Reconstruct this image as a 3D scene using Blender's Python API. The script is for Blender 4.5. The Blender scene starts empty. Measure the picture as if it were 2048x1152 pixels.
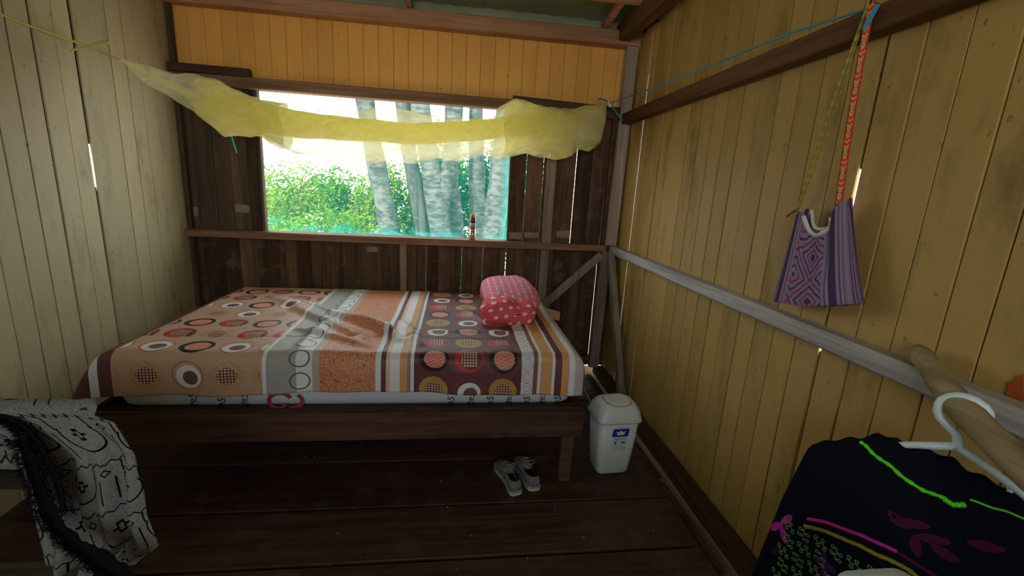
import bpy, math, random
from mathutils import Vector, Matrix, noise
R = math.radians
scn = bpy.context.scene
COL = scn.collection
random.seed(7)

# ------------------------------------------------------------------ camera
cam_d = bpy.data.cameras.new('camera')
cam = bpy.data.objects.new('camera', cam_d); COL.objects.link(cam)
cam.location = (0, 0, 1.5)
cam.rotation_euler = (R(77.196), R(-3.126), R(-6.888))
cam_d.sensor_width = 36; cam_d.lens = 886.26 / 2048 * 36
cam_d.clip_start = 0.02; cam_d.clip_end = 200
scn.camera = cam

# ------------------------------------------------------------------ world, sun, exposure
world = bpy.data.worlds.new('sky'); scn.world = world
world.use_nodes = True
bg = world.node_tree.nodes['Background']
bg.inputs['Color'].default_value = (0.93, 0.98, 1.0, 1)
bg.inputs['Strength'].default_value = 4.0
sun_d = bpy.data.lights.new('sun', 'SUN'); sun_d.energy = 6.0; sun_d.angle = R(3)
sun_d.color = (1.0, 0.95, 0.85)
sun = bpy.data.objects.new('sun', sun_d); COL.objects.link(sun)
sun.rotation_euler = (R(28), R(-22), 0)
def portal(name, loc, rot, sx, sy):
    d = bpy.data.lights.new(name, 'AREA'); d.shape = 'RECTANGLE'; d.size = sx; d.size_y = sy
    d.cycles.is_portal = True
    o = bpy.data.objects.new(name, d); COL.objects.link(o); o.location = loc; o.rotation_euler = rot
portal('window_portal', (-0.5, 3.62, 1.575), (R(-90), 0, 0), 1.8, 1.0)
portal('front_window_portal', (-0.15, -1.5, 1.975), (R(90), 0, 0), 1.9, 1.25)
scn.view_settings.view_transform = 'Standard'
scn.view_settings.look = 'None'
scn.view_settings.gamma = 1.0
scn.view_settings.use_curve_mapping = False
scn.view_settings.exposure = 0.38
scn.cycles.transparent_max_bounces = 16
scn.cycles.max_bounces = 8
scn.cycles.diffuse_bounces = 5

# ------------------------------------------------------------------ node maths helper
def lin(r, g, b):
    f = lambda c: (c / 255) / 12.92 if c / 255 <= 0.04045 else ((c / 255 + 0.055) / 1.055) ** 2.4
    return (f(r), f(g), f(b), 1.0)

class S:
    def __init__(s, g, k): s.g = g; s.k = k
    def __add__(s, o): return s.g.m('ADD', s, o)
    __radd__ = __add__
    def __sub__(s, o): return s.g.m('SUBTRACT', s, o)
    def __rsub__(s, o): return s.g.m('SUBTRACT', o, s)
    def __mul__(s, o): return s.g.m('MULTIPLY', s, o)
    __rmul__ = __mul__
    def __truediv__(s, o): return s.g.m('DIVIDE', s, o)
    def __lt__(s, o): return s.g.m('LESS_THAN', s, o)
    def __gt__(s, o): return s.g.m('GREATER_THAN', s, o)
    def abs(s): return s.g.m('ABSOLUTE', s)
    def floor(s): return s.g.m('FLOOR', s)
    def fract(s): return s.g.m('FRACT', s)
    def sin(s): return s.g.m('SINE', s)
    def pow(s, o): return s.g.m('POWER', s, o)
    def eq(s, v): return (s - v).abs() < 0.5

class G:
    """a small builder for one node material"""
    def __init__(s, name, rough=0.6, spec=0.3):
        s.mat = bpy.data.materials.new(name); s.mat.use_nodes = True
        s.nt = s.mat.node_tree; s.N = s.nt.nodes; s.L = s.nt.links
        s.bsdf = s.N['Principled BSDF']; s.out = s.N['Material Output']
        s.bsdf.inputs['Roughness'].default_value = rough
        s.bsdf.inputs['Specular IOR Level'].default_value = spec
        s._tc = None
    def put(s, sock, v):
        if isinstance(v, S): s.L.new(v.k, sock)
        elif isinstance(v, (tuple, list)) and sock.type == 'VECTOR': sock.default_value = v[:3]
        else: sock.default_value = v
    def m(s, op, a, b=None, c=None):
        n = s.N.new('ShaderNodeMath'); n.operation = op
        s.put(n.inputs[0], a)
        if b is not None: s.put(n.inputs[1], b)
        if c is not None: s.put(n.inputs[2], c)
        return S(s, n.outputs[0])
    def mx(s, a, b): return s.m('MAXIMUM', a, b)
    def mn(s, a, b): return s.m('MINIMUM', a, b)
    def hyp(s, a, b): return (a * a + b * b).pow(0.5)
    def mix(s, f, a, b, mode='MIX'):
        n = s.N.new('ShaderNodeMix'); n.data_type = 'RGBA'; n.blend_type = mode
        s.put(n.inputs[0], f); s.put(n.inputs[6], a); s.put(n.inputs[7], b)
        return S(s, n.outputs[2])
    def tc(s, which='Object'):
        if s._tc is None: s._tc = s.N.new('ShaderNodeTexCoord')
        return S(s, s._tc.outputs[which])
    def uv(s):
        v = s.tc('UV'); n = s.N.new('ShaderNodeSeparateXYZ'); s.L.new(v.k, n.inputs[0])
        return S(s, n.outputs[0]), S(s, n.outputs[1])
    def xyz(s, v=None):
        v = v or s.tc('Object'); n = s.N.new('ShaderNodeSeparateXYZ'); s.L.new(v.k, n.inputs[0])
        return [S(s, n.outputs[i]) for i in range(3)]
    def vec(s, x, y, z=0.0):
        n = s.N.new('ShaderNodeCombineXYZ')
        for i, v in enumerate((x, y, z)): s.put(n.inputs[i], v)
        return S(s, n.outputs[0])
    def rnd(s):
        n = s.N.new('ShaderNodeObjectInfo'); return S(s, n.outputs['Random'])
    def mapped(s, scale, rand_off=True, v=None):
        v = v or s.tc('Object')
        n = s.N.new('ShaderNodeMapping'); s.L.new(v.k, n.inputs['Vector'])
        n.inputs['Scale'].default_value = scale
        if rand_off:
            r = s.rnd(); s.L.new(s.vec(r * 37.0, r * 91.0, r * 53.0).k, n.inputs['Location'])
        return S(s, n.outputs[0])
    def noise(s, v, scale=1.0, detail=4.0, rough=0.55, dist=0.0):
        n = s.N.new('ShaderNodeTexNoise'); s.put(n.inputs['Vector'], v)
        n.inputs['Scale'].default_value = scale; n.inputs['Detail'].default_value = detail
        n.inputs['Roughness'].default_value = rough; n.inputs['Distortion'].default_value = dist
        return S(s, n.outputs['Fac'])
    def vor(s, v, scale, feature='F1', out='Distance'):
        n = s.N.new('ShaderNodeTexVoronoi'); n.feature = feature; s.put(n.inputs['Vector'], v)
        n.inputs['Scale'].default_value = scale
        return S(s, n.outputs[out])
    def ramp(s, f, stops, interp='LINEAR'):
        n = s.N.new('ShaderNodeValToRGB'); s.put(n.inputs[0], f)
        cr = n.color_ramp; cr.interpolation = interp
        while len(cr.elements) < len(stops): cr.elements.new(0.5)
        for e, (p, c) in zip(cr.elements, stops): e.position = p; e.color = c if len(c) == 4 else (*c, 1)
        return S(s, n.outputs[0])
    def smooth(s, f, lo, hi):
        n = s.N.new('ShaderNodeMapRange'); n.interpolation_type = 'SMOOTHSTEP'
        s.put(n.inputs[0], f); n.inputs[1].default_value = lo; n.inputs[2].default_value = hi
        return S(s, n.outputs[0])
    def color(s, c): s.put(s.bsdf.inputs['Base Color'], c); return s
    def bump(s, h, strength=0.3, dist=0.01):
        n = s.N.new('ShaderNodeBump'); s.put(n.inputs['Height'], h)
        n.inputs['Strength'].default_value = strength; n.inputs['Distance'].default_value = dist
        s.L.new(n.outputs[0], s.bsdf.inputs['Normal']); return s
    def done(s): return s.mat

def plain(name, c, rough=0.6, spec=0.3, var=0.12, scale=30.0, bump=0.0, metal=0.0):
    g = G(name, rough, spec)
    n = g.noise(g.tc('Object'), scale, 3)
    k = tuple(min(1, x * (1 - var)) for x in c[:3]) + (1,)
    h = tuple(min(1, x * (1 + var)) for x in c[:3]) + (1,)
    g.color(g.mix(n, k, h))
    g.bsdf.inputs['Metallic'].default_value = metal
    if bump: g.bump(n, bump, 0.004)
    return g.done()

def wood(name, c1, c2, axis, rough=0.75, var=0.5, pale=None, spec=0.15, dirt=None, grain=26.0, bump=0.35):
    """rough timber with grain along world axis 0/1/2"""
    g = G(name, rough, spec)
    sc = [grain, grain, grain]; sc[axis] = grain * 0.05
    n = g.noise(g.mapped(sc), 1.0, 5, 0.62, 0.6)
    sc2 = [3.5, 3.5, 3.5]; sc2[axis] = 0.9
    big = g.noise(g.mapped(sc2), 1.0, 3)
    c = g.mix(g.smooth(n, 0.3, 0.7), c1, c2)
    c = g.mix(g.smooth(big, 0.35, 0.75) * 0.45, c, tuple(x * 0.45 for x in c1[:3]) + (1,))
    r = g.rnd()
    c = g.mix(1.0, c, g.ramp(r, [(0, (1 - var,) * 3), (1, (1 + var * 0.6,) * 3)]), 'MULTIPLY')
    if pale:
        p = g.noise(g.mapped((5, 5, 2.2)), 1.0, 4)
        c = g.mix(g.smooth(p, 0.6, 0.68) * 0.55, c, pale)
    if dirt:
        p = g.noise(g.mapped((9, 9, 9)), 1.0, 5)
        c = g.mix(g.smooth(p, 0.52, 0.7) * 0.6, c, dirt)
    g.color(c); g.bump(n, bump, 0.004)
    return g.done()

def paint(name, c, dirt, var=0.16, dirtamt=0.55, rough=0.55, axis=2, dscale=1.0):
    """painted board: brushed colour, per-board shade, grime and specks"""
    g = G(name, rough, 0.25)
    fine = g.noise(g.mapped((60, 60, 6)), 1.0, 4)
    r = g.rnd()
    base = g.mix(fine, tuple(x * 0.9 for x in c[:3]) + (1,), tuple(min(1, x * 1.07) for x in c[:3]) + (1,))
    base = g.mix(1.0, base, g.ramp(r, [(0, (1 - var, 1 - var * 1.05, 1 - var * 1.3)), (0.5, (1, 1, 1)), (1, (1.05, 1.04, 1.0))]), 'MULTIPLY')
    p = g.noise(g.mapped((7 * dscale, 7 * dscale, 2.6 * dscale)), 1.0, 6, 0.62)
    col = g.mix(g.smooth(p, 0.5, 0.78) * dirtamt, base, dirt)
    sp = g.noise(g.mapped((38, 38, 22)), 1.0, 2)
    col = g.mix(g.smooth(sp, 0.7, 0.76) * 0.55, col, tuple(x * 0.4 for x in dirt[:3]) + (1,))
    g.color(col); g.bump(fine, 0.25, 0.003)
    return g.done()

# ------------------------------------------------------------------ mesh helper
class MB:
    def __init__(s): s.v = []; s.f = []; s.uv = {}
    def add(s, vs, fs):
        o = len(s.v); s.v += [tuple(p) for p in vs]; s.f += [tuple(i + o for i in f) for f in fs]; return o
    def box(s, c, size, rot=None):
        hx, hy, hz = (x / 2 for x in size)
        P = [Vector((x, y, z)) for x in (-hx, hx) for y in (-hy, hy) for z in (-hz, hz)]
        if rot is not None: P = [rot @ p for p in P]
        P = [p + Vector(c) for p in P]
        s.add(P, [(0, 1, 3, 2), (4, 6, 7, 5), (0, 4, 5, 1), (2, 3, 7, 6), (0, 2, 6, 4), (1, 5, 7, 3)]); return s
    def bar(s, a, b, w, h, up=(0, 0, 1), ch=0.004):
        """chamfered timber from a to b, w across, h along 'up'"""
        a = Vector(a); b = Vector(b); d = (b - a).normalized(); u = Vector(up)
        u = (u - d * u.dot(d)).normalized(); x = d.cross(u)
        hw, hh = w / 2, h / 2; c = min(ch, hw * .4, hh * .4)
        prof = [(-hw + c, -hh), (hw - c, -hh), (hw, -hh + c), (hw, hh - c), (hw - c, hh), (-hw + c, hh), (-hw, hh - c), (-hw, -hh + c)]
        vs = [p + x * q[0] + u * q[1] for p in (a, b) for q in prof]
        fs = [(i, (i + 1) % 8, 8 + (i + 1) % 8, 8 + i) for i in range(8)] + [tuple(range(7, -1, -1)), tuple(range(8, 16))]
        s.add(vs, fs); return s
    def tube(s, pts, rad, n=8, cap=True, flat=1.0, up=(0, 0, 1)):
        pts = [Vector(p) for p in pts]; k = len(pts)
        if not hasattr(rad, '__len__'): rad = [rad] * k
        vs = []; u = Vector(up)
        for i, p in enumerate(pts):
            d = (pts[min(i + 1, k - 1)] - pts[max(i - 1, 0)])
            d = d.normalized() if d.length > 1e-9 else Vector((0, 0, 1))
            w = u - d * u.dot(d)
            if w.length < 1e-4: w = Vector((1, 0, 0)) - d * d.x
            w.normalize(); x = d.cross(w); u = w
            for j in range(n):
                a = 2 * math.pi * j / n
                vs.append(p + (x * math.cos(a) + w * (math.sin(a) * flat)) * rad[i])
        fs = [(i * n + j, i * n + (j + 1) % n, (i + 1) * n + (j + 1) % n, (i + 1) * n + j) for i in range(k - 1) for j in range(n)]
        if cap: fs += [tuple(range(n - 1, -1, -1)), tuple((k - 1) * n + j for j in range(n))]
        s.add(vs, fs); return s
    def loft(s, rings, cap=True, closed=True):
        n = len(rings[0]); k = len(rings)
        fs = [(i * n + j, i * n + (j + 1) % n, (i + 1) * n + (j + 1) % n, (i + 1) * n + j) for i in range(k - 1) for j in range(n if closed else n - 1)]
        if cap: fs += [tuple(range(n - 1, -1, -1)), tuple((k - 1) * n + j for j in range(n))]
        s.add([p for r in rings for p in r], fs); return s
    def lathe(s, prof, c=(0, 0, 0), n=24):
        rings = [[(c[0] + r * math.cos(2 * math.pi * j / n), c[1] + r * math.sin(2 * math.pi * j / n), c[2] + z) for j in range(n)] for r, z in prof]
        return s.loft(rings)
    def build(s, name, mat, parent=None, smooth=False, kind=None):
        me = bpy.data.meshes.new(name); me.from_pydata(s.v, [], s.f); me.update()
        o = bpy.data.objects.new(name, me); COL.objects.link(o)
        me.materials.append(mat)
        if smooth: me.shade_smooth()
        if parent is not None: o.parent = parent
        if kind: o['kind'] = kind
        return o

def grid(name, nu, nv, fn, mat, parent=None, uvfn=None, thick=0.0, smooth=True):
    """sheet of (nu x nv) quads; fn(i/nu, j/nv) -> position; uvfn -> (u, v) in metres"""
    vs = [fn(i / nu, j / nv) for j in range(nv + 1) for i in range(nu + 1)]
    W = nu + 1
    fs = [(j * W + i, j * W + i + 1, (j + 1) * W + i + 1, (j + 1) * W + i) for j in range(nv) for i in range(nu)]
    me = bpy.data.meshes.new(name); me.from_pydata([tuple(v) for v in vs], [], fs); me.update()
    if uvfn:
        l = me.uv_layers.new(name='uv')
        for p in me.polygons:
            for li in p.loop_indices:
                vi = me.loops[li].vertex_index
                l.data[li].uv = uvfn((vi % W) / nu, (vi // W) / nv)
    if smooth: me.shade_smooth()
    o = bpy.data.objects.new(name, me); COL.objects.link(o); me.materials.append(mat)
    if parent is not None: o.parent = parent
    if thick:
        md = o.modifiers.new('thickness', 'SOLIDIFY'); md.thickness = thick; md.offset = 0
    return o

def empty(name, loc=(0, 0, 0), rz=0.0):
    o = bpy.data.objects.new(name, None); COL.objects.link(o)
    o.location = loc; o.rotation_euler = (0, 0, rz); o.empty_display_size = 0.1
    return o
def struct(name, label=None):
    o = empty(name); o['kind'] = 'structure'
    if label: o['label'] = label
    return o
def tag(o, label, cat, group=None):
    o['label'] = label; o['category'] = cat
    if group: o['group'] = group
    return o
def text_mesh(name, body, size, mat, parent, loc, rot, extrude=0.0003, shear=0.0):
    cu = bpy.data.curves.new(name, 'FONT'); cu.body = body; cu.size = size; cu.extrude = extrude
    cu.align_x = 'CENTER'; cu.align_y = 'CENTER'; cu.shear = shear; cu.resolution_u = 3
    t = bpy.data.objects.new(name + '_tmp', cu); COL.objects.link(t)
    dg = bpy.context.evaluated_depsgraph_get()
    me = bpy.data.meshes.new_from_object(t.evaluated_get(dg))
    bpy.data.objects.remove(t); bpy.data.curves.remove(cu)
    me.materials.clear(); me.materials.append(mat)
    o = bpy.data.objects.new(name, me); COL.objects.link(o)
    o.parent = parent; o.location = loc; o.rotation_euler = rot
    return o
def plank(parent, mat, O, W, L, N, th, name='plank', ch=0.004, skew=0.0, narrow=0.0):
    """board: origin O (face corner), W across, L along, N face normal, thickness th behind the face"""
    O, W, L, N = Vector(O), Vector(W), Vector(L), Vector(N).normalized()
    w = W.length; wd = W / w
    prof = [(0, -th), (w, -th), (w, -ch), (w - ch, 0), (ch, 0), (0, -ch)]
    vs = []
    for k, l in enumerate((Vector((0, 0, 0)), L)):
        for a, b in prof: vs.append(O + wd * ((a if not k or a < w * .5 else a - narrow) + (skew if k else 0)) + N * b + l)
    fs = [(i, (i + 1) % 6, 6 + (i + 1) % 6, 6 + i) for i in range(6)] + [(5, 4, 3, 2, 1, 0), (6, 7, 8, 9, 10, 11)]
    mb = MB(); mb.add(vs, fs)
    return mb.build(name, mat, parent)
def smoothstep(a, b, x):
    t = max(0.0, min(1.0, (x - a) / (b - a))); return t * t * (3 - 2 * t)
def interp(tab, x):
    if x <= tab[0][0]: return tab[0][1]
    for (x0, y0), (x1, y1) in zip(tab, tab[1:]):
        if x <= x1: return y0 + (y1 - y0) * (x - x0) / (x1 - x0)
    return tab[-1][1]

# ------------------------------------------------------------------ materials of the house
M = {}
M['paint_right'] = paint('paint_right', lin(182, 150, 88), lin(106, 90, 46), 0.16, 0.7)
M['paint_left'] = paint('paint_left', lin(180, 168, 134), lin(118, 110, 80), 0.13, 0.65)
M['paint_gable'] = paint('paint_gable', lin(252, 188, 100), lin(200, 136, 66), 0.10, 0.3)
M['paint_front'] = paint('paint_front', lin(200, 172, 112), lin(130, 115, 68), 0.14, 0.5)
M['dark_board'] = wood('dark_board', lin(82, 61, 48), lin(124, 97, 77), 2, 0.8, 0.5, pale=None, dirt=lin(128, 100, 84))
M['dark_board_l'] = wood('dark_board_l', lin(76, 61, 51), lin(108, 90, 75), 2, 0.8, 0.4)
M['rail_brown'] = wood('rail_brown', lin(128, 94, 76), lin(168, 132, 110), 0, 0.7, 0.2)
M['beam'] = wood('beam', lin(172, 122, 92), lin(212, 164, 132), 0, 0.65, 0.15)
M['post'] = wood('post', lin(160, 142, 128), lin(196, 180, 166), 2, 0.75, 0.15)
M['stud'] = wood('stud', lin(126, 112, 100), lin(164, 148, 134), 2, 0.75, 0.15)
M['dark_rail'] = wood('dark_rail', lin(92, 62, 38), lin(120, 84, 56), 1, 0.6, 0.1)
M['dark_rail_x'] = wood('dark_rail_x', lin(76, 56, 44), lin(104, 80, 62), 0, 0.6, 0.1)
M['grey_rail'] = wood('grey_rail', lin(150, 146, 144), lin(192, 188, 186), 1, 0.7, 0.1)
M['sill_beam'] = wood('sill_beam', lin(66, 52, 38), lin(92, 74, 55), 1, 0.95, 0.1, dirt=lin(54, 42, 30), spec=0.03)
M['floor'] = wood('floor', lin(60, 40, 33), lin(92, 64, 52), 0, 0.5, 0.3, spec=0.35, dirt=lin(84, 76, 70), bump=0.5)
M['bed_wood'] = wood('bed_wood', lin(72, 50, 40), lin(104, 76, 62), 0, 0.65, 0.15, dirt=lin(90, 74, 64))
M['pale_wood'] = wood('pale_wood', lin(150, 128, 108), lin(182, 160, 138), 2, 0.7, 0.1)
M['branch'] = wood('branch', lin(128, 112, 84), lin(172, 152, 116), 1, 0.7, 0.05, dirt=lin(104, 88, 62))
M['patch'] = plain('patch', lin(150, 132, 114), 0.85, 0.1, 0.25, 14)

XR, XL, YB, YF = 1.29, -1.91, 3.5, -1.45

# ------------------------------------------------------------------ floor
fl = struct('floor', 'dark brown plank floor of the hut')
mb = MB(); mb.box((-0.31, 1.05, -0.075), (3.3, 5.3, 0.03)); mb.build('subfloor', M['sill_beam'], fl)
gaps = [3.62, 3.27, 2.92, 2.57, 2.218, 1.86, 1.545, 1.22, 0.88, 0.55, 0.2, -0.15, -0.5, -0.85, -1.2, -1.5]
for i, (a, b) in enumerate(zip(gaps, gaps[1:])):
    w = a - b
    h = random.uniform(-0.0035, 0.0)
    plank(fl, M['floor'], (XL - 0.02, b + 0.005, h), (0, w - 0.014 - random.uniform(0, .005), random.uniform(-.002, .002)),
          (1.125 - XL + 0.02 + random.uniform(-.02, .01), random.uniform(-.006, .006), 0), (0, 0, 1), 0.03, 'floor_plank', 0.002)
# broken edge strip beside the right wall
for i, (a, b) in enumerate(((3.45, 2.75), (2.74, 2.05), (2.02, 1.42), (1.40, 0.7), (0.69, -0.2), (-.21, -1.45))):
    plank(fl, M['sill_beam'], (1.142, b, -0.028 + random.uniform(-.008, .006)), (0.05 + random.uniform(-.015, .008), 0, 0), (random.uniform(-.01, .01), a - b, 0), (0, 0, -1) if False else (0, 0, 1), 0.02, 'edge_strip')

# ------------------------------------------------------------------ right wall
wr = struct('wall_right', 'yellow painted board wall on the right')
ys = [3.53, 3.37, 3.27, 3.175, 3.086, 2.962, 2.846, 2.732, 2.615, 2.5, 2.382, 2.265, 2.152, 2.038, 1.919, 1.80, 1.69, 1.575, 1.455, 1.333, 1.217, 1.10, 0.982, 0.885]
while ys[-1] > YF: ys.append(ys[-1] - 0.116)
for i, (a, b) in enumerate(zip(ys, ys[1:])):
    top = 2.62 if a > 3.1 else 2.95
    gap = 0.004
    if i in (13, 17): gap = 0.007
    off = random.choice((0, 0, 0, 0.003, -0.003, 0.005))
    if i in (2, 5): off = 0.007
    tilt = random.uniform(-.003, .003)
    if abs(b - 1.333) < .01: b += 0.0095
    plank(wr, M['paint_right'], (XR - off, a - gap / 2, -0.02), (0, -(a - b) + gap, 0), (0, random.uniform(-.002, .002), top + 0.02), (-1, 0, 0), 0.009, 'plank', 0.0015)
# cover strips behind the joints; one joint is left open in two places and lets daylight through
for i, y in enumerate(ys[1:-1]):
    mb = MB()
    for z0, z1 in (((0, .99), (1.03, 1.42), (1.62, 2.94)) if abs(y - 1.333) < 0.01 else ((0, 2.94),)):
        mb.box((XR + 0.014, y, (z0 + z1) / 2), (0.008, 0.04, z1 - z0))
    mb.build('batten', M['dark_board'], wr)
mb = MB(); nn = 18; vs = [(XR - .0005, .795 + .016 * math.cos(k * 2 * math.pi / nn) * random.uniform(.6, 1.3), 1.105 + .04 * math.sin(k * 2 * math.pi / nn) * random.uniform(.6, 1.2)) for k in range(nn)]
mb.loft([vs, [(p[0] - .0012, p[1], p[2]) for p in vs]]); mb.build('rust_stain', plain('rust', lin(168, 84, 38), .8, .1, .3, 60), wr)
mb = MB(); mb.bar((1.245, 3.44, 2.045), (1.245, YF, 2.045), 0.07, 0.075, ch=0.006); mb.build('upper_rail', M['dark_rail'], wr)
mb = MB(); mb.bar((1.255, 3.42, 1.055), (1.255, YF, 1.062), 0.066, 0.062, ch=0.008); mb.build('middle_rail', M['grey_rail'], wr)
mb = MB(); mb.bar((1.245, 3.45, 0.012), (1.24, YF, 0.012), 0.09, 0.07, ch=0.008); mb.build('sill_beam', M['sill_beam'], wr)
mb = MB(); mb.bar((1.235, 3.40, 1.03), (1.235, 2.86, 0.03), 0.045, 0.075, up=(0, 1, 0), ch=0.006); mb.build('brace', M['stud'], wr)
mb = MB(); mb.bar((1.17, 3.46, 2.63), (1.17, YF, 2.63), 0.09, 0.12, ch=0.005); mb.build('top_plate', M['dark_rail'], wr)

# ------------------------------------------------------------------ left wall
wl = struct('wall_left', 'dirty cream painted board wall on the left')
ysl = [3.53, 3.375, 3.256, 3.141, 3.03, 2.912, 2.797, 2.677, 2.56, 2.444, 2.325, 2.21, 2.102]
while ysl[-1] > YF: ysl.append(ysl[-1] - 0.116)
for i, (a, b) in enumerate(zip(ysl, ysl[1:])):
    gap = 0.0035
    wide = .015 if i == 7 else (.012 if i == 10 else (.008 if i == 9 else 0))   # upper edge shrunk away from the next board
    plank(wl, M['paint_left'], (XL + random.choice((0, 0, .002, .004, -.002)), b + gap / 2, -0.02),
          (0, (a - b) - gap, 0), (0, random.uniform(-.003, .003), 2.97), (1, 0, 0), 0.008, 'plank', 0.0015, 0.0, wide)
for i, y in enumerate(ysl[1:-1]):
    mb = MB()
    for z0, z1 in (((0, 1.38), (1.60, 2.94)) if i == 6 else ((0, 2.94),)): mb.box((XL - 0.014, y, (z0 + z1) / 2), (0.008, 0.05, z1 - z0))
    mb.build('batten', M['sill_beam'], wl)
mb = MB(); mb.bar((XL + 0.015, 3.47, 0.0), (XL + 0.015, 3.47, 2.95), 0.03, 0.04, up=(0, 1, 0)); mb.build('corner_strip', M['dark_board_l'], wl)
mb = MB(); mb.bar((XL - 0.06, 3.46, 2.65), (XL - 0.06, YF, 2.65), 0.08, 0.1); mb.build('top_plate', M['dark_rail'], wl)

# ------------------------------------------------------------------ back wall
wb = struct('wall_back', 'rear wall of bare dark boards with a painted yellow gable strip')
ZS, ZH = 1.055, 2.07
# painted boards above the header
x = -2.007
xs = []
while x < 1.21: xs.append(x); x += 0.1025
xs.append(1.30)
for i, (a, b) in enumerate(zip(xs, xs[1:])):
    plank(wb, M['paint_gable'], (a + 0.0008, YB - random.choice((0, 0, .002, .003)), 2.06), (b - a - 0.0016, 0, 0), (0, 0, 0.56), (0, -1, 0), 0.02, 'painted_board', 0.0022)
mb = MB(); mb.box((-0.33, YB + 0.032, 2.33), (3.2, 0.012, 0.54)); mb.build('backing_board', M['dark_board'], wb)
def dark_boards(seams, z0, z1, gapf, mat):
    for i, (a, b) in enumerate(zip(seams, seams[1:])):
        g0, g1 = gapf(a), gapf(b)
        plank(wb, mat, (a + g0 / 2, YB - random.choice((0, 0, .004, .008, -.003)), z0), (b - a - g0 / 2 - g1 / 2, 0, 0), (random.uniform(-.002, .002), 0, z1 - z0), (0, -1, 0), 0.022, 'plank', 0.002)
up_r = [0.405, 0.527, 0.66, 0.796, 0.919, 1.043, 1.168, 1.31]
gr = {0.527: .006, 0.66: .0045, 0.796: .002, 0.919: .008, 1.043: .002, 1.168: .0065}
dark_boards(up_r, ZS, ZH, lambda s: gr.get(s, 0.001), M['dark_board'])
up_l = [-1.96, -1.846, -1.72, -1.606, -1.493, -1.396]
dark_boards(up_l, ZS, ZH, lambda s: 0.004 if s == -1.493 else 0.0, M['dark_board_l'])
low = [-1.96, -1.703, -1.595, -1.476, -1.367, -1.274, -1.183, -1.092, -1.007, -.915, -.836, -.757, -.698, -.56, -.4, -.30, -.225, -.133, -.041, .052, .14, .218, .313, .403, .536, .666, .796, .916, 1.038, 1.166, 1.31]
gl = {-1.703: .004, .052: .0035, .403: .006, .536: .005, .666: .005, .796: .0015, .916: .002, 1.038: .003, 1.166: .008, -.757: .003}
dark_boards(low, 0.03, ZS + 0.002, lambda s: gl.get(s, 0.0008), M['dark_board'])
# pale unpainted patches left by an old shelf on the boards
for (x0, x1, z0, z1) in ((.412, .52, 1.10, 1.155), (.535, .652, 1.115, 1.16), (.80, .912, 1.125, 1.185), (-1.60, -1.5, 1.21, 1.27), (-1.885, -1.85, 1.17, 1.24), (-.675, -.59, .955, 1.0)):
    nn = 14; vs = []
    for k in range(nn):
        a = 2 * math.pi * k / nn; ex = abs(math.cos(a)) ** .35 * math.copysign(1, math.cos(a)); ez = abs(math.sin(a)) ** .35 * math.copysign(1, math.sin(a))
        vs.append(((x0 + x1) / 2 + (x1 - x0) / 2 * ex * random.uniform(.9, 1.05), YB - 0.0095, (z0 + z1) / 2 + (z1 - z0) / 2 * ez * random.uniform(.85, 1.1)))
    mb = MB(); mb.loft([[(p[0], YB - 0.004, p[2]) for p in vs], vs]); mb.build('bare_patch', M['patch'], wb)
def tbar(name, a, b, w, h, mat, up=(0, 0, 1), ch=0.005, parent=wb):
    mb = MB(); mb.bar(a, b, w, h, up, ch); return mb.build(name, mat, parent)
tbar('sill_rail', (XL, 3.458, 1.058), (1.2, 3.458, 1.060), 0.075, 0.052, M['rail_brown'])
tbar('header_rail', (XL, 3.458, 2.093), (1.2, 3.458, 2.088), 0.07, 0.07, M['rail_brown'])
tbar('header_block', (XL, 3.43, 2.155), (-1.405, 3.43, 2.152), 0.05, 0.05, M['dark_rail_x'])
tbar('header_block', (0.385, 3.425, 2.108), (1.2, 3.425, 2.085), 0.02, 0.082, M['dark_rail_x'])
tbar('top_beam', (XL - 0.02, 3.44, 2.592), (1.305, 3.44, 2.592), 0.09, 0.098, M['beam'])
tbar('corner_post', (1.232, 3.43, 1.09), (1.248, 3.44, 2.545), 0.085, 0.07, M['post'], up=(0, 1, 0))
tbar('corner_post', (1.19, 3.43, 0.05), (1.205, 3.44, 1.04), 0.08, 0.06, M['stud'], up=(0, 1, 0))
tbar('stud', (0.715, 3.47, 1.085), (0.715, 3.47, 2.06), 0.075, 0.035, M['stud'], up=(0, 1, 0))
tbar('stud', (0.71, 3.47, 0.05), (0.712, 3.47, 1.035), 0.07, 0.035, M['stud'], up=(0, 1, 0))
tbar('stud', (-0.395, 3.465, 0.05), (-0.397, 3.465, 1.035), 0.05, 0.05, M['pale_wood'], up=(0, 1, 0))
tbar('stud', (1.175, 3.455, 1.085), (1.18, 3.455, 2.05), 0.035, 0.04, M['dark_board'], up=(0, 1, 0))
tbar('brace', (1.165, 3.43, 1.01), (0.56, 3.43, 0.42), 0.04, 0.062, M['stud'], up=(0, 0, 1))
tbar('bottom_rail', (XL, 3.46, 0.10), (1.2, 3.46, 0.10), 0.06, 0.07, M['dark_rail_x'])
w1 = struct('window_1', 'unglazed window opening in the rear wall')
tbar('window_jamb', (-1.4, 3.5, 1.08), (-1.4, 3.5, 2.062), 0.02, 0.05, M['dark_board_l'], up=(0, 1, 0), parent=w1)
tbar('window_jamb', (0.41, 3.505, 1.08), (0.40, 3.505, 2.062), 0.018, 0.04, M['dark_board'], up=(0, 1, 0), parent=w1)
tbar('window_ledge', (-1.4, 3.525, 1.078), (0.41, 3.525, 1.078), 0.075, 0.014, M['rail_brown'], parent=w1)

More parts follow.
